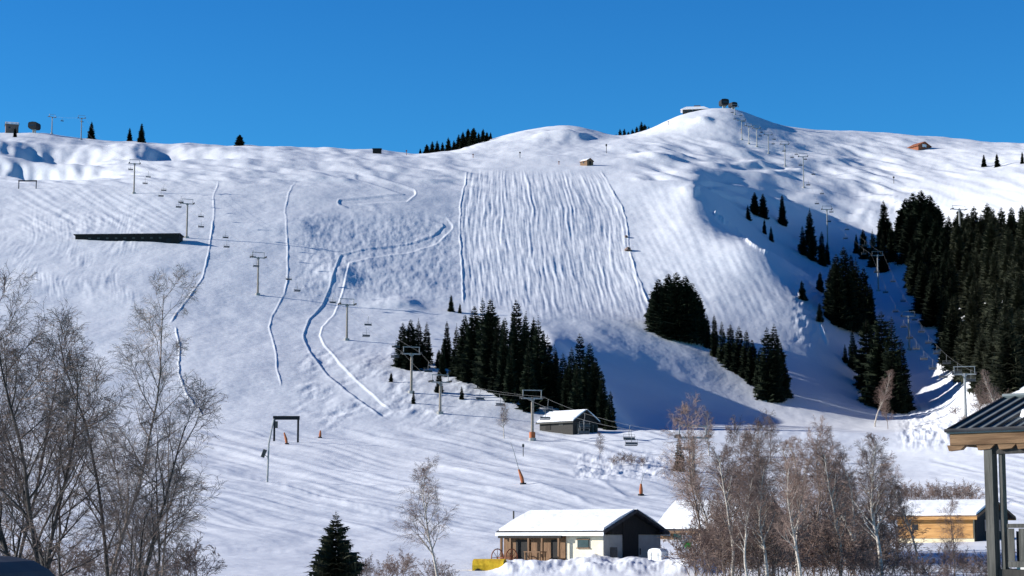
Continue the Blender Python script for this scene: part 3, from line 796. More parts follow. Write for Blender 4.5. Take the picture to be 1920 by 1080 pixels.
shrubs([(1790, 780, 22), (1808, 800, 26), (1835, 770, 30), (1860, 765, 34), (1890, 760, 30)], 'on the bumpy snow at the forest foot', 'shrubs at the forest foot')

# ------------------------------------------------------------------ chairlifts
def pylon(p, H, rz, label, group, arm=5.2, warm=False):
    root = empty('lift_pylon', p, rz)
    mm = M['steel_warm'] if warm else M['steel']
    MB().tube([(0, 0, -.6), (0, 0, .5)], .8, 8).build('base', M['concrete'], root)
    MB().tube([(0, 0, .4), (0, 0, H * .5), (0, 0, H)], [.32, .27, .22], 8).build('mast', mm, root)
    b = MB().box(0, 0, H - .2, arm + .6, .3, .28); b.box(0, 0, H - .45, 1.0, .28, .25)
    b.build('crossarm', M['steel'], root)
    fr = MB()
    for x in (-arm / 2, arm / 2):
        fr.box(x, 0, H + .65, .14, .14, 1.5)
    fr.box(0, 0, H + 1.42, arm + .3, .16, .16)
    fr.build('lifting_frame', M['steel'], root)
    for x in (-arm / 2, arm / 2):
        s_ = MB().box(x + (.28 if x > 0 else -.28), 0, H - .1, .12, 2.8, .26)
        for k in range(6):
            y = -1.2 + k * .48
            s_.tube([(x + (.16 if x > 0 else -.16), y, H), (x + (.40 if x > 0 else -.40), y, H)], .2, 8)
        s_.build('sheave_train', M['dark_steel'], root)
    ld = MB()
    for x in (-.18, .18): ld.box(x, -.5, H * .5, .05, .05, H * .9)
    for k in range(int(H / .8)): ld.box(0, -.5, .7 + k * .8, .36, .04, .04)
    ld.build('ladder', M['steel'], root)
    tag(root, label, 'lift pylon', group)
    return root
def chair_proto():
    root = empty('lift_chair')
    MB().tube([(0, 0, 0), (0, .05, -.5), (0, .45, -1.0), (0, .35, -1.9)], .05, 6).build('hanger', M['chair_grey'], root)
    MB().box(0, .1, -2.35, 1.9, .5, .08).box(0, -.12, -2.40, 1.9, .06, .10).build('seat', M['seat_grey'], root)
    MB().box(0, .38, -2.1, 1.9, .07, .32).build('backrest', M['seat_grey'], root)
    m_ = MB()
    for x in (-.95, .95):
        m_.tube([(0, .4, -1.45), (x, .4, -1.45), (x, .36, -2.35), (x, -.15, -2.3)], .035, 5)
    m_.tube([(-.95, -.2, -1.85), (.95, -.2, -1.85)], .03, 5)
    m_.build('frame', M['chair_grey'], root)
    return root
chair0 = chair_proto(); chair_used = [False]
def rope(line, tops, arm, labelbase, group, cable_label, spacing, skip=None):
    """tops: Vectors of the pylon heads, in order; two strands"""
    cab = MB(); n_ch = 0
    cands = []
    for side in (-1, 1):
        off = arm / 2 * side
        pts_ = []
        L = len(tops)
        P = []
        for i, q in enumerate(tops):
            d = (tops[min(i + 1, L - 1)] - tops[max(i - 1, 0)]); d.z = 0; d.normalize()
            nrm = Vector((d.y, -d.x, 0))
            P.append(q + nrm * (off + .28 * side))
        path = []
        for i in range(L - 1):
            for k in range(12):
                f = k / 12
                q = P[i].lerp(P[i + 1], f)
                q.z += .18 - (P[i + 1] - P[i]).length * .012 * 4 * f * (1 - f)
                path.append(q)
        e = P[-1].copy(); e.z += .18; path.append(e)
        cab.tube(path, .018, 5)
        # chairs along it
        acc = spacing * (.35 if side > 0 else .8)
        for i in range(len(path) - 1):
            seg = path[i + 1] - path[i]; L_ = seg.length; pos = 0
            while acc <= L_ - pos:
                pos += acc; acc = spacing
                q = path[i] + seg * (pos / L_)
                h_ = math.atan2(seg.y, seg.x) - PI / 2
                if min((q - tp).length for tp in P) > 3.0 and i // 12 not in (skip or ()): cands.append((q, h_ + (0 if side > 0 else PI), side))
            acc -= (L_ - pos)
    o = cab.build('haul_cable', M['chair_grey']); tag(o, cable_label, 'cable')
    for k, (q, h_, side) in enumerate(cands):
        # which span
        i = min(range(len(tops)), key=lambda j: (tops[j] - q).length)
        c = chair0 if not chair_used[0] else copy_tree(chair0)
        chair_used[0] = True
        c.location = q; c.rotation_euler = (0, 0, h_)
        sd = 'near' if side > 0 else 'far'
        c['label'] = f'empty grey chair on the {line}, hanging {labelbase[i]}'
        c['category'] = 'lift chair'; c['group'] = f'{group} {labelbase[i]}'

def line_pylons(L, group, labels, arm, warm):
    P = []; roots = []
    for (u, vb, vtp) in L:
        p = at(u, vb) if vb > 0 else atd(u, -vb)
        P.append((p, ztop(p, vtp) - p.z))
    for i, (p, H) in enumerate(P):
        a = P[max(i - 1, 0)][0]; b = P[min(i + 1, len(P) - 1)][0]
        rz = math.atan2(b.y - a.y, b.x - a.x) - PI / 2
        pylon(p, H, rz, labels[i], group, arm, warm)
    return [Vector((p.x, p.y, p.z + H)) for p, H in P]
LL = [(1300, 912, 818), (998, 826, 745), (825, 776, 715), (771, 737, 662), (650, 638, 570), (483, 553, 482), (350, 446, 381), (251, 363, 306), (152, 262, 221), (97, 250, 219)]
labs = ['lift pylon half hidden by birches beside the thin fir', 'lift pylon with red padded base left of the hut', 'lift pylon right of the slender fir below the small clump', 'lift pylon in front of the small spruce clump', 'lift pylon beside the curving snow track', 'lift pylon standing alone between two snow ridges', 'lift pylon at the right end of the long dark building', 'lift pylon on the slope below the left skyline', 'right one of the two lift pylons on the left skyline', 'left one of the two lift pylons on the left skyline']
tops = line_pylons(LL, 'pylons of the left chairlift', labs, 3.8, True)
rope('left chairlift', tops, 3.8, ['near the pylon by the birches', 'near the red-padded pylon', 'beside the slender fir', 'before the small spruce clump', 'near the pylon by the snow track', 'near the pylon between the snow ridges', 'near the long dark building', 'below the left skyline', 'against the sky at the left', 'against the sky by the top station'], 'chairs of the left chairlift', 'thin twin cables of the left chairlift', 34, skip=(7,))
RL = [(1811, 786, 700), (1705, 656, 592), (1647, 546, 478), (1552, 466, 392), (1507, 352, 293), (1472, 312, 270), (1441, 288, 252), (1419, 275, 240), (1404, 270, 236), (1391, 262, 225), (1378, 215, 200)]
labs = ['lowest lift pylon at the foot of the forest', 'lift pylon in the shaded gully beside the forest', 'lift pylon in shade between gully clump and forest', 'lift pylon at the top of the shaded slope', 'lift pylon with a dark head on the sunlit far slope', 'lift pylon above the dark-headed one on the far slope', 'reddish lift pylon in the middle of the summit row', 'fourth lift pylon below the summit', 'third lift pylon below the summit', 'second lift pylon below the summit', 'highest lift pylon beside the summit station']
tops = line_pylons(RL, 'pylons of the right chairlift', labs, 4.2, False)
rope('right chairlift', tops, 4.2, ['at the foot of the forest', 'beside the forest', 'over the shaded gully', 'at the top of the shaded slope', 'by the dark-headed pylon', 'above the dark-headed pylon', 'in the summit row', 'close under the summit', 'close under the summit', 'close under the summit', 'at the summit station'], 'chairs of the right chairlift', 'thin twin cables of the right chairlift', 40)
# red pads at the foot of the near pylon
p = at(998, 826)
o = MB().tube([(0, 0, -.1), (0, 0, 1.7)], .62, 10).build('safety_pad', M['orange']); o.location = (p.x, p.y, p.z)
tag(o, 'red-orange safety padding around the foot of the pylon by the hut', 'padding')
# pylon head that rises above the forest
p = atd(1806, 800)
pylon(p, ztop(p, 392) - p.z, .3, 'lift pylon whose crossarm shows above the forest top', None, 6)

# ------------------------------------------------------------------ buildings
def house(name, p, rz, L, W, zb, zw, zr, ov, label, wall='plaster', gable='black_wood', eave='white_paint', snow=.22, extra=None, cat='house', group=None, rim='roof_dark', found=2.0):
    """long side along local x, ridge along x. zb base, zw eave height, zr ridge height (local z, from p.z). The corner nearest is +x,-y"""
    root = empty(name, p, rz)
    hx, hy = L / 2, W / 2
    MB().prism([(-hy, zb - found), (hy, zb - found), (hy, zw), (0, zw + (zr - zw) * 1.0 - .12), (-hy, zw)], 'x', -hx, hx).build('wall', M[wall], root)
    sl = (zr - zw) / hy
    th = .22
    e = hy + ov; ze = zw - sl * ov
    rf = MB().prism([(-e, ze), (0, zr), (e, ze), (e, ze + th), (0, zr + th), (-e, ze + th)], 'x', -hx - ov, hx + ov)
    rfo = rf.build('roof', M[rim], root)
    if snow > 0:
        i = .16
        s_ = MB()
        for sg in (-1, 1):
            y0, y1 = sg * (e - i), sg * .18
            z0, z1 = ze + sl * i + th, zr - sl * .18 + th
            nseg = 14; rr = random.Random(int(L * 10) + sg)
            for k in range(nseg):
                pass
            xs = np.linspace(-hx - ov + i, hx + ov - i, nseg + 1)
            vs = []
            for x in xs:
                q = rr.uniform(-.05, .05)
                vs += [(x, y0 + sg * q, z0 + .003), (x, y0 + sg * (q - .05), z0 + snow * .8 + q), (x, (y0 + y1) / 2, (z0 + z1) / 2 + snow + q * .6), (x, y1, z1 + snow * .55), (x, y1, z1 + .003)]
            fs = []
            for k in range(nseg):
                for j in range(5):
                    j2 = (j + 1) % 5
                    fs.append((k * 5 + j, k * 5 + j2, (k + 1) * 5 + j2, (k + 1) * 5 + j))
            fs.append((0, 1, 2, 3, 4)); fs.append(tuple(nseg * 5 + j for j in range(5)))
            s_.add(vs, fs)
        s_.build('snow_cover', M['roof_snow'], rfo)
    # boarded gable triangles, proud of the wall
    for sx in (-1, 1):
        x0 = sx * (hx + .02)
        g_ = MB().prism([(-hy + .02, zw - .25), (hy - .02, zw - .25), (hy - .02, zw - .02), (0, zr - .14), (-hy + .02, zw - .02)], 'x', min(x0, x0 + sx * .06), max(x0, x0 + sx * .06))
        g_.build('gable_boards', M[gable], root)
    # eave board
    for sg in (-1, 1):
        MB().box(0, sg * (e + .03), ze + .02, L + 2 * ov, .05, .26).build('eave_board', M[eave], root)
    if extra: extra(root, hx, hy, zb, zw, zr)
    tag(root, label, cat, group)
    return root

# main farmhouse
def ex_farm(root, hx, hy, zb, zw, zr):
    x = hx + .09
    d_ = MB().box(x, -.3, (zb - .8 + zw + .9) / 2,   .08, 1.9, zw + .9 - zb + .8); o_ = d_.build('barn_door', M['black_wood'], root)
    MB().box(x + .08, .8, (zb + zw) / 2 - .3, .06, .08, .5).build('handle', M['dark_steel'], o_)
    MB().box(x - .03, -2.35, zb + .75, .06, .85, 1.1).build('window', M['glass'], root)
    for yy in (-3.1, 3.1):
        MB().box(hx + .35, yy, zw - .12, .7, .22, .22).build('bracket', M['black_wood'], root)
    # long side: open bay on the left with posts, cream wall on the right
    y = -hy - .06
    MB().box(-1.9, y - .0, (zb - .6 + zw - .35) / 2, 6.4, .1, zw - .35 - zb + .6).build('shed_boards', M['brown_wood'], root)
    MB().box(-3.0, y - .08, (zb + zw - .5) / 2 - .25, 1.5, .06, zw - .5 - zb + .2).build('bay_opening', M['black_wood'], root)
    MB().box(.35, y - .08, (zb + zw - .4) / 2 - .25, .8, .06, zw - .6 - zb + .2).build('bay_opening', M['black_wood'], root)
    for px in (-4.9, -3.9, -2.0, -.6, 1.1):
        MB().box(px, y - .55, (zb - .6 + zw - .35) / 2, .16, .16, zw - .35 - zb + .6).build('post', M['brown_wood'], root)
    MB().box(-1.9, y - .55, zw - .42, 6.6, .18, .2).build('beam', M['black_wood'], root)
    w_ = MB().box(3.1, y - .02, zw - .95, 1.1, .08, .6).build('window', M['glass'], root)
    MB().box(3.1, y - .03, zw - .6, 1.3, .1, .08).box(3.1, y - .03, zw - 1.28, 1.3, .1, .08).build('frame', M['brown_wood'], w_)
    MB().box(hx + .03, 0, (zb - 1.5 + zw - .28) / 2, .05, 2 * hy - .02, zw - .28 - zb + 1.5).build('gable_wall', M['shaded_plaster'], root)  # panel over the white end wall, its shade put into the grey
TH = -R(42)
dB = 152.0
corner = pt(1195, 955, dB - 3.0)     # ridge point over the near gable
hxv = 5.0; ovv = .55
# centre of house from ridge end
cx = corner.x - math.cos(TH) * (hxv + ovv); cy = corner.y - math.sin(TH) * (hxv + ovv)
zbase = pt(1130, 1058, dB - 3).z
zr_ = corner.z - .22 - zbase; zw_ = pt(1130, 1003, dB - 6).z - zbase + .28
house('farmhouse', (cx, cy, zbase), TH, hxv * 2, 7.1, 0, zw_, zr_, ovv, 'white farmhouse with dark barn doors and snow-covered gable roof at bottom centre', wall='plaster', extra=ex_farm, found=2.5)
gp = (cx, cy, zbase)
# gable end panel: white plaster greyed to carry the shade on that side
# things stored in the open bay
def local(u_, w_, z_):
    return (cx + math.cos(TH) * u_ - math.sin(TH) * w_, cy + math.sin(TH) * u_ + math.cos(TH) * w_, zbase + z_)
q = local(-3.9, -4.9, 0); gzv = gz(q[0], q[1])
root = empty('hay_rake', (q[0], q[1], gzv), TH)
for sx in (-.75, .75):
    w_ = MB(); n = 16
    ringp = [(sx, .7 * math.cos(2 * PI * k / n), .7 + .7 * math.sin(2 * PI * k / n)) for k in range(n + 1)]
    w_.tube(ringp, .045, 5, cap=False)
    for k in range(4):
        c_, s_ = math.cos(PI * k / 4) * .68, math.sin(PI * k / 4) * .68
        w_.tube([(sx, -c_, .7 - s_), (sx, c_, .7 + s_)], .025, 4)
    w_.build('wheel', M['rust'], root)
MB().tube([(-.8, 0, .7), (.8, 0, .7)], .05, 6).build('axle', M['rust'], root)
t_ = MB()
for k in range(9): t_.tube([(-.6 + k * .15, 0, .75), (-.6 + k * .15, .45, .95), (-.6 + k * .15, .7, .3)], .015, 4)
t_.build('tines', M['rust'], root)
tag(root, 'old two-wheeled hay rake leaning in front of the farmhouse shed bay', 'farm machine')
q = local(-.6, -5.0, 0)
root = empty('wooden_table', (q[0], q[1], gz(q[0], q[1])), TH)
MB().box(0, 0, 1.05, 1.7, .8, .08).build('table_top', M['brown_wood'], root)
for sx in (-.75, .75):
    for sy in (-.32, .32):
        MB().box(sx, sy, .4, .1, .1, 1.25).build('leg', M['fascia'], root)
tag(root, 'rough wooden work table in front of the farmhouse shed bay', 'table')
# white snow-capped table slab, container, sign, van
q = at(918, 1068)
root = empty('covered_trailer', (q.x, q.y, q.z - .42), -R(8))
prof = [(-.9, .35), (-.95, .75), (-.8, 1.05), (-.3, 1.18), (.35, 1.2), (.85, 1.02), (.95, .7), (.9, .35)]
MB().prism(prof, 'x', -1.15, 1.15).build('tarpaulin', M['yellow'], root)
MB().box(0, 0, .3, 2.2, 1.7, .1).build('chassis', M['dark_steel'], root)
for sx in (-.7, .7):
    MB().tube([(sx, -.98, .2), (sx, -.82, .2)], .3, 14).build('wheel', M['dark_steel'], root)
tag(root, 'small trailer under a yellow tarpaulin left of the farmhouse', 'trailer')
q = at(1237, 1052)
root = empty('white_container', (q.x, q.y + 1.5, gz(q.x, q.y + 1.5)), R(-42)); root.scale = (.78, .78, .78)
MB().prism([(-.75, -.3), (.75, -.3), (.8, .75), (.6, 1.0), (.2, 1.08), (-.3, 1.06), (-.68, .95), (-.8, .7)], 'y', -.55, .55).build('body', M['white_paint'], root)
MB().box(0, -.56, .45, 1.3, .04, .06).box(-.4, -.57, .2, .05, .04, 1.0).box(.4, -.57, .2, .05, .04, 1.0).build('strap', M['steel'], root)
tag(root, 'small white rounded container at the right corner of the farmhouse', 'container')
q = at(1288, 1050)
root = empty('notice_board', q, R(5))
MB().box(0, 0, .9, .07, .07, 1.8).build('post', M['steel'], root)
MB().box(0, -.06, 1.15, .62, .04, .95).build('panel', M['white_paint'], root)
o_ = MB().tube([(.08, -.085, 1.0), (.08, -.12, 1.0)], .26, 20).build('green_disc', M['green'], root)
tag(root, 'white board with a green disc on a post right of the white container', 'sign')
for k, (u, hgt) in enumerate([(963, 958), (976, 962)]):
    p0 = pt(u, 985, 163); q = Vector((p0.x, p0.y, gz(p0.x, p0.y)))
    o = MB().tube([(0, 0, -.3), (.0 if k == 0 else .35, 0, ztop(q, hgt) - q.z)], .07, 6).build('pole', M['grey_wood']); o.location = q
    tag(o, ['upright thin pole behind the left end of the farmhouse roof', 'leaning thin pole behind the left end of the farmhouse roof'][k], 'pole')

def simple_house(name, ru, rv, d, th, L, W, base_v, eave_v, ov, label, **kw):
    c_ = pt(ru, rv, d)
    x = c_.x - math.cos(th) * (L / 2 + ov); y = c_.y - math.sin(th) * (L / 2 + ov)
    zb_ = c_.z + (t_of(base_v) - t_of(rv)) * d
    zw2 = (t_of(eave_v) - t_of(base_v)) * d
    return house(name, (x, y, zb_), th, L, W, 0, zw2, c_.z - zb_ - .22, ov, label, **kw)
def ex_back(root, hx, hy, zb, zw, zr):
    for x in (-3, 0, 3): MB().box(x, -hy - .03, zb + 1.6, .9, .06, 1.1).build('window', M['glass'], root)
    MB().box(hx + .1, 0, zb + 1.2, .06, 1.6, 2.2).build('door', M['black_wood'], root)
simple_house('barn', 1452, 936, 185, -R(36), 10, 7.5, 1040, 990, .6, 'barn with a snow-covered roof behind the bare birches', wall='brown_wood', gable='brown_wood', eave='brown_wood', extra=ex_back, cat='barn')
def ex_right(root, hx, hy, zb, zw, zr):
    y = -hy - .05
    MB().box(0, y, zw - 1.05, 2 * hx - .1, .08, 1.75).build('timber_cladding', M['orange_wood'], root)
    MB().box(0, y - .25, zw - .22, 2 * hx + .2, .2, .2).build('purlin', M['orange_wood'], root)
    w_ = MB().box(-hx * .52, y - .05, zw - .95, .55, .06, .5).build('window', M['glass'], root)
    MB().box(0, y, zw - 3.2, 1.0, .08, 1.2).build('window', M['glass'], root)
    MB().box(hx + .1, 0, (zb + zw) / 2, .08, hy * 1.95, zw - zb).build('shaded_gable_cladding', M['black_wood'], root)  # end turned from the sun; its shade is put into the black colour
    for q in (-1.2, 1.2): MB().box(hx + .16, q, zw - .8, .06, .9, 1.0).build('window', M['glass'], root)
simple_house('timber_chalet', 1868, 937, 170, -R(38), 7.3, 7.0, 1046, 968, .6, 'chalet with snowy roof and honey-coloured timber band behind the pavilion', wall='cream', gable='dark_grey_wood', eave='orange_wood', extra=ex_right, cat='chalet', rim='brown_wood')
def ex_hut(root, hx, hy, zb, zw, zr):
    y = -hy - .04
    MB().box(-2.2, y, zb + .9, 1.4, .06, 1.6).build('door', M['black_wood'], root)
    MB().box(1.4, y, zb + 1.3, 1.2, .06, .8).build('window', M['grey_wood'], root)
    MB().box(hx + .1, 0, zb + 1.2, .06, 1.8, 2.2).build('door', M['black_wood'], root)
    for k in range(5): MB().box(hx + .8, -3 + k * 1.4, zb + .2, .9, .18, 1.8).build('stacked_post', M['grey_wood'], root)
simple_house('mountain_hut', 1101, 768, 402, -R(42), 9.2, 8.0, 806, 790, .6, 'dark wooden hut with snow on its roof below the big spruce clump', wall='dark_grey_wood', gable='black_wood', eave='grey_wood', extra=ex_hut, cat='hut', snow=.35)
# small far huts
p = at(1100, 310)
house('small_hut', (p.x, p.y, p.z), -R(50), 5.2, 4.2, 0, 1.9, 3.1, .3, 'tiny brown hut at the top of the ploughed piste', wall='brown_wood', gable='brown_wood', eave='brown_wood', snow=.15, cat='hut', rim='rust',
      extra=lambda r_, hx, hy, zb, zw, zr: (MB().box(hx + .1, 0, .9, .06, 1, 1.7).build('door', M['black_wood'], r_), MB().box(0, -hy - .03, 1.1, .9, .06, .7).build('window', M['glass'], r_)))
p = at(22, 249)
house('stone_hut', (p.x, p.y, p.z), R(18), 7.5, 5.5, 0, 4.6, 6.3, .4, 'brown hut with a snowy roof at the left end of the skyline', wall='earth', gable='brown_wood', eave='earth', snow=.4, cat='hut',
      extra=lambda r_, hx, hy, zb, zw, zr: (MB().box(-1.5, -hy - .03, 2.6, 1.1, .06, 1.1).build('window', M['glass'], r_), MB().box(1.6, -hy - .03, 1.0, 1.1, .06, 2.0).build('door', M['black_wood'], r_)))
p = at(1724, 279)
house('red_chalet', (p.x, p.y, p.z), -R(60), 9, 10, 0, 1.2, 3.7, .8, 'lone brown-red chalet on the far right skyline', wall='rust', gable='rust', eave='rust', snow=0, cat='chalet', rim='rust',
      extra=lambda r_, hx, hy, zb, zw, zr: (MB().box(hx + .12, 0, 1.2, .06, 3.4, 1.8).build('window', M['white_paint'], r_), MB().box(0, -hy - .03, .9, 1.4, .06, 1.0).build('window', M['glass'], r_)))
# summit restaurant
p = atd(1309, 1290)
root = empty('summit_building', (p.x, p.y, p.z - 1.0), R(-6))
MB().prism([(-8.5, -2), (8.5, -2), (8.5, 2.0), (-8.5, 2.0)], 'y', -4, 5).build('wall', M['dark_grey_wood'], root)
rf = MB(); n = 12
rf.add([(-10, -5.5, 2.0), (10, -5.5, 2.0), (10, 6, 2.0), (-10, 6, 2.0), (-6, -1.5, 4.6), (6, -1.5, 4.6), (6, 2, 4.6), (-6, 2, 4.6)], [(0, 1, 5, 4), (1, 2, 6, 5), (2, 3, 7, 6), (3, 0, 4, 7), (4, 5, 6, 7), (3, 2, 1, 0)])
rfo = rf.build('roof', M['roof_snow'], root)
MB().box(1.5, 0, 5.0, 4.5, 2.2, .9).build('roof_ridge_box', M['earth'], rfo)
for k in range(6): MB().box(-6.5 + k * 2.6, -4.05, .9, 1.5, .08, 1.1).build('window', M['glass'], root)
tag(root, 'low summit building under a domed snow roof', 'building')
def top_station(name, p, rz, k, label, wheel=True):
    root = empty(name, p, rz); root.scale = (k, k, k)
    MB().box(-.8, 0, 1.9, .9, 1.2, 4.4).box(.8, 0, 1.9, .9, 1.2, 4.4).build('legs', M['concrete'], root)
    pr = [(-2.6, 3.4), (-3.4, 4.6), (-3.4, 7.2), (-2.8, 8.3), (0, 8.7), (2.8, 8.3), (3.4, 7.2), (3.4, 4.6), (2.6, 3.4)]
    MB().prism(pr, 'y', -4.2, 4.2).build('machine_housing', M['dark_steel'], root)
    MB().tube([(0, 0, 3.6), (0, 0, 3.95)], 2.8, 20).build('bullwheel', M['chair_grey'], root)
    MB().box(0, -4.22, 5.8, 4.2, .06, 1.0).build('window', M['glass'], root)
    tag(root, label, 'lift station')
    return root
p = atd(1364, 1290); top_station('lift_station', (p.x, p.y, p.z - .6), R(10), .8, 'dark lift station on the summit right of the domed building')
p = atd(1381, 1275); top_station('lift_station', (p.x, p.y, p.z - 1.0), R(25), .62, 'smaller dark lift station on the right shoulder of the summit')
p = at(64, 249); top_station('lift_station', (p.x, p.y, p.z - .5), R(-10), .78, 'dark mushroom-shaped lift station on the left skyline')
# long dark building on the left slope
pl = at(142, 449); pr_ = at(336, 457)
mid = (pl + pr_) / 2
ang = math.atan2(pr_.y - pl.y, pr_.x - pl.x)
Lb = (pr_ - pl).length
zl, zrr = pl.z, pr_.z
root = empty('long_building', (mid.x, mid.y + 3, min(zl, zrr)), ang)
MB().prism([(-3, -4), (3, -4), (3, 3.1), (-3, 3.3)], 'x', -Lb / 2, Lb / 2).build('wall', M['black_wood'], root)
rf_ = MB().prism([(-3.5, 3.3), (3.4, 3.1), (3.4, 3.4), (-3.5, 3.6)], 'x', -Lb / 2 - .5, Lb / 2 + .5).build('roof', M['roof_dark'], root)
MB().box(Lb * .27, -3.05, -.6, Lb * .42, .1, .9).build('plinth', M['concrete'], root)
for k in range(9): MB().box(-Lb * .36 + k * Lb * .085, -3.04, 2.1, .9, .08, .6).build('window', M['grey_wood'], root)
MB().box(Lb * .4, -3.05, .9, 1.6, .1, 2.0).build('door', M['dark_steel'], root)
tag(root, 'long low dark building on the slope at the left', 'building')

# ------------------------------------------------------------------ piste gear
def gantry(name, u0, u1, vb, vtp, label, r_=.12, bar=.55):
    a = at(u0, vb); b = at(u1, vb); b.y = a.y; b.z = gz(b.x, b.y)
    H = ztop(a, vtp) - a.z
    root = empty(name, a)
    w_ = b.x - a.x
    MB().box(0, 0, H / 2 - .2, r_ * 2, r_ * 2, H + .3).build('post', M['dark_steel'], root)
    MB().box(w_, 0, (H + b.z - a.z) / 2 - .2, r_ * 2, r_ * 2, H - (b.z - a.z) + .3).build('post', M['dark_steel'], root)
    MB().box(w_ / 2, 0, H - bar / 2, w_ + r_ * 3, r_ * 2.6, bar).build('crossbar', M['dark_steel'], root)
    tag(root, label, 'gate')
    return root
gantry('piste_gate', 514, 564, 827, 780, 'black frame gate standing across the piste at lower left', .17, .7)
gantry('piste_gate', 35, 67, 354, 338, 'small dark frame gate near the left edge below the skyline', .16, .5)
p = at(501, 904)
root = empty('sign_pole', p)
Hp = ztop(p, 785) - p.z
MB().tube([(0, 0, -.3), (.12, 0, Hp * .6), (.75, 0, Hp)], [.14, .12, .10], 8).build('pole', M['steel'], root)
MB().box(-.5, -.1, Hp * .45, .5, .06, 1.1, 0, .35).build('panel', M['grey_wood'], root)
MB().tube([(.05, 0, Hp * .38), (-.5, -.08, Hp * .45)], .05, 5).build('bracket', M['steel'], root)
MB().box(1.1, 0, Hp - .8, .35, .3, .9).build('lamp_head', M['grey_wood'], root)
tag(root, 'tall grey pole with a small side panel left of the black gate', 'pole')
def snow_gun(u, vb, vtp, lean, label, lance=0):
    p = at(u, vb); H = ztop(p, vtp) - p.z
    root = empty('snow_lance', p)
    MB().tube([(0, 0, -.1), (lean * .35 * H, 0, H * .45), (lean * H, 0, H)], [.22, .25, .13], 8).build('orange_sleeve', M['orange'], root)
    MB().tube([(0, 0, -.2), (0, 0, .2)], .42, 10).build('base', M['dark_steel'], root)
    if lance:
        MB().tube([(lean * H, 0, H), (lean * H + lance * .25, 0, H + abs(lance) * .9), (lean * H + lance * .45, 0, H + abs(lance) * 1.5)], [.05, .045, .035], 6).build('lance', M['steel'], root)
    tag(root, label, 'snow lance')
snow_gun(538, 833, 811, -.25, 'orange padded snow lance inside the black gate')
snow_gun(981, 908, 880, -.3, 'orange padded snow lance with a long thin pipe above the farmhouse', lance=-2.4)
snow_gun(1202, 929, 907, .0, 'short orange padded snow lance left of the birch wood', lance=1.0)
snow_gun(600, 821, 807, 0.05, 'small dark-based snow lance right of the black gate')
# marker poles, skyline details
for i, (u, vb, hpx, m_, lab) in enumerate([(762, 291, 10, 'rust', 'reddish piste marker post on the skyline left of the dark trees'), (887, 296, 8, 'rust', 'reddish piste marker on the slope right of the dark skyline trees'), (1048, 309, 7, 'rust', 'reddish low marker left of the tiny brown hut'), (1137, 287, 18, 'grey_wood', 'thin marker post right of the tiny brown hut'), (975, 296, 12, 'grey_wood', 'thin marker post left of the tiny brown hut'), (1253, 234, 7, 'rust', 'tiny marker post on the ridge left of the summit'), (981, 856, 24, 'grey_wood', 'thin grey marker pole behind the long snow lance'), (1676, 344, 14, 'grey_wood', 'marker post on the far slope under the lone chalet'), (1390, 250, 9, 'rust', 'marker under the summit station')]):
    p = at(u, vb); H = hpx * p.y / F
    root = empty('marker_post', p)
    MB().tube([(0, 0, -.3), (0, 0, H)], .16 if p.y > 600 else .07, 6).build('post', M[m_], root)
    MB().box(0, 0, H * .85, .9 if p.y > 600 else .4, .12, H * .22).build('marker', M[m_], root)
    tag(root, lab, 'marker post')
p = at(707, 288)
root = empty('piste_shelter', p)
MB().box(0, 0, 1.2, 4.8, 2.4, 2.6).build('wall', M['black_wood'], root)
MB().box(0, 0, 2.65, 5.3, 2.9, .25).build('roof', M['roof_dark'], root)
tag(root, 'tiny dark box shelter on the central skyline', 'shelter')
# bare-earth outcrop on the ridge line right of the ploughed piste
def rock(p, sx, sy, sz, seed, label, m_='earth'):
    r_ = random.Random(seed); vs = []; fs = []
    n, mm = 10, 6
    for i in range(mm + 1):
        ph = PI / 2 * i / mm
        for j in range(n):
            th = 2 * PI * j / n
            k = 1 + r_.uniform(-.2, .2)
            vs.append((sx * math.cos(ph) * math.cos(th) * k, sy * math.cos(ph) * math.sin(th) * k, sz * math.sin(ph) * k - .1))
    for i in range(mm):
        for j in range(n):
            fs.append((i * n + j, i * n + (j + 1) % n, (i + 1) * n + (j + 1) % n, (i + 1) * n + j))
    o_ = MB().add(vs, fs).build('rock_outcrop', M[m_]); o_.location = p
    tag(o_, label, 'rock')
    return o_
rock(at(1178, 470), 1.3, 2.2, 1.3, 2, 'lower brown earth outcrop beside the ploughed piste')
rock(at(1174, 445), .7, 2.0, .8, 3, 'upper brown earth outcrop beside the ploughed piste')

# ------------------------------------------------------------------ pavilion at the right
DP = 42.0
def W(u, v, d=DP): return pt(u, v, d)
PA = -R(38)
root = empty('pavilion', (W(1890, 1066).x, DP, W(1890, 1066).z), PA)
ox, oy, oz = root.location
gl = gz(ox, oy) - oz
px = F / DP    # px per metre
def X(u):
    a = a_of(u, 0.05)
    return (a * oy - ox) / (math.cos(PA) - a * math.sin(PA))
def Z(v, d=DP): return W(1880, v, d).z - oz
xl = X(1784)
ze_ = Z(806)
# fascia
MB().box((xl + 8) / 2 - 0, -.03, (Z(806) + Z(832)) / 2, 8 - xl, .1, Z(806) - Z(832)).build('fascia', M['fascia'], root)
MB().box(xl + .03, 3.0, (Z(806) + Z(832)) / 2, .1, 6.0, Z(806) - Z(832)).build('fascia', M['fascia'], root)
# rafter ends
for uu_ in (1795, 1850, 1890, 1925, 1960):
    MB().prism([(X(uu_) - .22, Z(832)), (X(uu_) + .22, Z(832)), (X(uu_) + .10, Z(841)), (X(uu_) - .18, Z(843))], 'y', -.06, .10).build('rafter_end', M['fascia'], root)
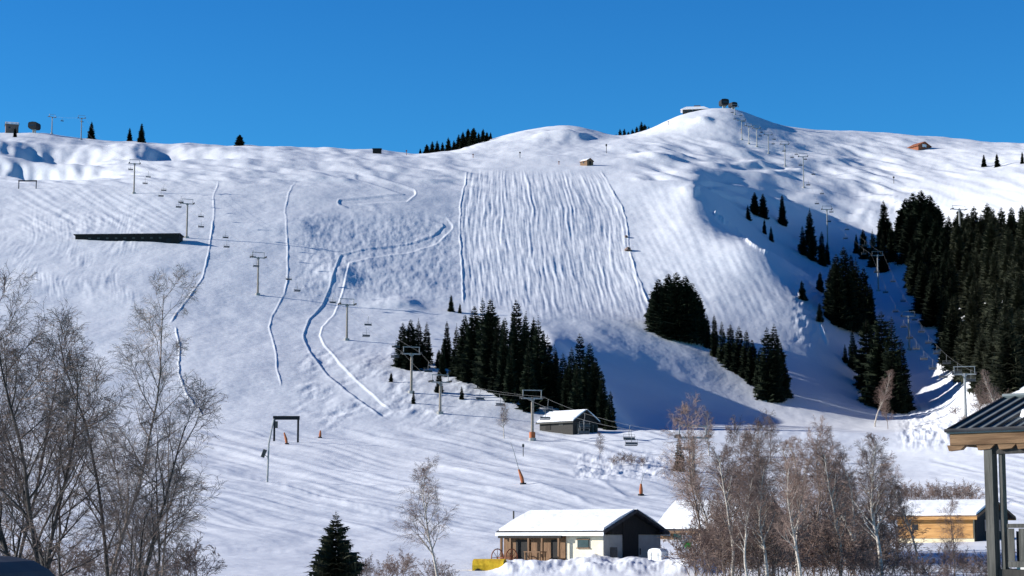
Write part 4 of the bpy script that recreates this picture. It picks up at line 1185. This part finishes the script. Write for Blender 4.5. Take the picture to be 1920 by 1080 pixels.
# hipped ribbed roof
apx, apy = 3.4, 3.0
pitch = .47 * math.sin(-PA)
hR = pitch * (apx)
x0, x1, y0, y1 = xl - .06, 8.0, -.12, 6.12
rf = MB()
zt = ze_ + .02
hr = zt + pitch * (3.0 - y0)
for nm in ('roof',):
    rf.prism([(y0, zt - .07), (y1, zt - .07), (y1, zt), (3.0, hr), (y0, zt)], 'x', x0, x1)
rfo = rf.build('roof', M['metal_roof'], root)
rb = MB()
x = x0 + .03
while x < x1:
    rb.prism([(y0 - .01, zt + .004), (y0 - .01, zt + .05), (3.0, hr + .05), (y1 + .01, zt + .05), (y1 + .01, zt + .004), (3.0, hr + .004)], 'x', x - .018, x + .018)
    x += .29
rb.build('standing_seams', M['roof_dark'], rfo)
MB().tube([(x0, 3.0, hr + .05), (x1, 3.0, hr + .05)], .06, 6).build('ridge_cap', M['metal_roof'], rfo)
MB().tube([(x0 - .02, y0 - .03, zt), (x1, y0 - .03, zt)], .045, 6).build('gutter', M['roof_dark'], rfo)
# snow patch on the roof
def on_roof(x, s_): # s_ = 0 eave .. 1 ridge
    return (x, y0 + (3.0 - y0) * s_, zt + pitch * (3.0 - y0) * s_)
xp = X(1880)
poly = [(xp, .35), (xp + .25, .28), (xp + .6, .22), (xp + 3, .2), (xp + 5, .25), (xp + 5, .96), (xp + .9, .96), (xp + .45, .62), (xp + .15, .5)]
bot = [on_roof(a_, s_) for a_, s_ in poly]
topv = [(q[0] + (.06 if i in (0, 8) else 0), q[1], q[2] + .16) for i, q in enumerate(bot)]
n = len(poly)
MB().add([(q[0], q[1], q[2] + .004) for q in bot] + topv, [tuple(range(n))[::-1], tuple(range(n, 2 * n))] + [(i, (i + 1) % n, n + (i + 1) % n, n + i) for i in range(n)]).build('roof_snow_patch', M['roof_snow'], rfo)
# corner posts and beam
for nm, uu_, wx, wy, yy in (('post', 1845, .19, .27, .1), ('post', 1869.0, .075, .20, .16)):
    xx = X(uu_) + wx / 2
    MB().box(xx, yy, (Z(838) + gl) / 2, wx, wy, Z(838) - gl + .6).build(nm, M['grey_wood'], root)
for xx, yy in ((6.5, .1), (6.5, 5.6), (X(1852), 5.6)):
    MB().box(xx, yy, (Z(838) + gl) / 2, .2, .2, Z(838) - gl + .6).build('post', M['grey_wood'], root)
MB().box((X(1845) + 7) / 2, .1, Z(842), 7 - X(1845), .16, .2).build('beam', M['dark_grey_wood'], root)
# railing
rl = MB().box((X(1884) + 6.4) / 2, 0, Z(986), 6.4 - X(1884), .08, .09); ro = rl.build('railing', M['grey_wood'], root)
MB().box((X(1884) + 6.4) / 2, 0, Z(1058), 6.4 - X(1884), .07, .13).build('bottom_rail', M['grey_wood'], ro)
xx = X(1884) + .07
k = 0
while xx < 6.3:
    MB().box(xx, 0, (Z(991) + Z(1052)) / 2, .15, .03, Z(991) - Z(1052)).build('baluster', M['grey_wood'], ro)
    xx += .26; k += 1
MB().box((X(1884) + 6.4) / 2, .35, (Z(996) + Z(1056)) / 2, 6.3 - X(1884), .05, Z(996) - Z(1056)).build('back_panel', M['dark_grey_wood'], ro)
# deck with snow
MB().box((X(1850) + 7) / 2, 3.0, -.11, 7 - X(1850), 5.9, .18).build('deck', M['dark_grey_wood'], root)
MB().box((X(1890) + 6.8) / 2, 3.0, .03, 6.8 - X(1890), 5.5, .1).build('deck_snow', M['roof_snow'], root)
tag(root, 'wooden pavilion with ribbed metal hip roof and slatted railing at right', 'pavilion')
# dark roof corner at the lower left
q = pt(0, 1040, 14)
root = empty('roof_corner', (q.x, q.y, q.z))
prf = [(-3.0, .10), (-.6, .02), (-.05, -.02), (.10, -.05), (.22, -.12), (.30, -.2), (.30, -.45), (-3.0, -.45)]
MB().prism(prf, 'y', -2.5, .6).build('roof', M['roof_dark'], root)
MB().prism([(-2.9, -5.6), (.1, -5.6), (.1, -.451), (-2.9, -.451)], 'y', -2.3, .4).build('wall', M['dark_grey_wood'], root)
tag(root, 'dark rounded roof corner cut by the bottom left of the frame', 'roof')

# ------------------------------------------------------------------ light, world, camera
sun = bpy.data.lights.new('sun', 'SUN'); sun.energy = 5.0; sun.angle = R(.5); sun.color = (1.0, .975, .925)
so = bpy.data.objects.new('sun', sun); C.objects.link(so)
so.rotation_euler = SUN.to_track_quat('Z', 'Y').to_euler()
w = bpy.data.worlds.new('World'); bpy.context.scene.world = w; w.use_nodes = True
nt = w.node_tree; bg = nt.nodes['Background']
sky = nt.nodes.new('ShaderNodeTexSky'); sky.sky_type = 'NISHITA'; sky.sun_disc = False
sky.sun_elevation = math.asin(SUN.z); sky.sun_rotation = math.atan2(SUN.x, SUN.y)
sky.altitude = 2000; sky.air_density = 1.0; sky.dust_density = 0.0; sky.ozone_density = 3.0
mx = nt.nodes.new('ShaderNodeMix'); mx.data_type = 'RGBA'; mx.blend_type = 'MULTIPLY'; mx.inputs[0].default_value = 1
mx.inputs[7].default_value = (0.40, 1.27, 1.62, 1)
nt.links.new(sky.outputs[0], mx.inputs[6])
# the sky of high mountains darkens towards the zenith
tc = nt.nodes.new('ShaderNodeTexCoord'); sx_ = nt.nodes.new('ShaderNodeSeparateXYZ'); rp = nt.nodes.new('ShaderNodeValToRGB')
nt.links.new(tc.outputs['Generated'], sx_.inputs[0]); nt.links.new(sx_.outputs['Z'], rp.inputs['Fac'])
rp.color_ramp.elements[0].position = .10; rp.color_ramp.elements[0].color = (.82, .9, .88, 1)
rp.color_ramp.elements[1].position = .44; rp.color_ramp.elements[1].color = (.01, .16, .40, 1)
e_ = rp.color_ramp.elements.new(.28); e_.color = (.48, .70, .86, 1)
m2 = nt.nodes.new('ShaderNodeMix'); m2.data_type = 'RGBA'; m2.blend_type = 'MULTIPLY'; m2.inputs[0].default_value = 1
nt.links.new(mx.outputs[2], m2.inputs[6]); nt.links.new(rp.outputs[0], m2.inputs[7])
nt.links.new(m2.outputs[2], bg.inputs['Color'])
bg.inputs['Strength'].default_value = 0.082
cam = bpy.data.cameras.new('camera'); co_ = bpy.data.objects.new('camera', cam); C.objects.link(co_)
cam.sensor_width = 36; cam.lens = 36 * F / 1920; cam.clip_start = .5; cam.clip_end = 9000
co_.location = (0, 0, 0); co_.rotation_euler = (R(90) + PITCH, 0, 0)
sc_ = bpy.context.scene; sc_.camera = co_
sc_.view_settings.view_transform = 'Standard'; sc_.view_settings.look = 'None'; sc_.view_settings.gamma = 1; sc_.view_settings.exposure = 0.55
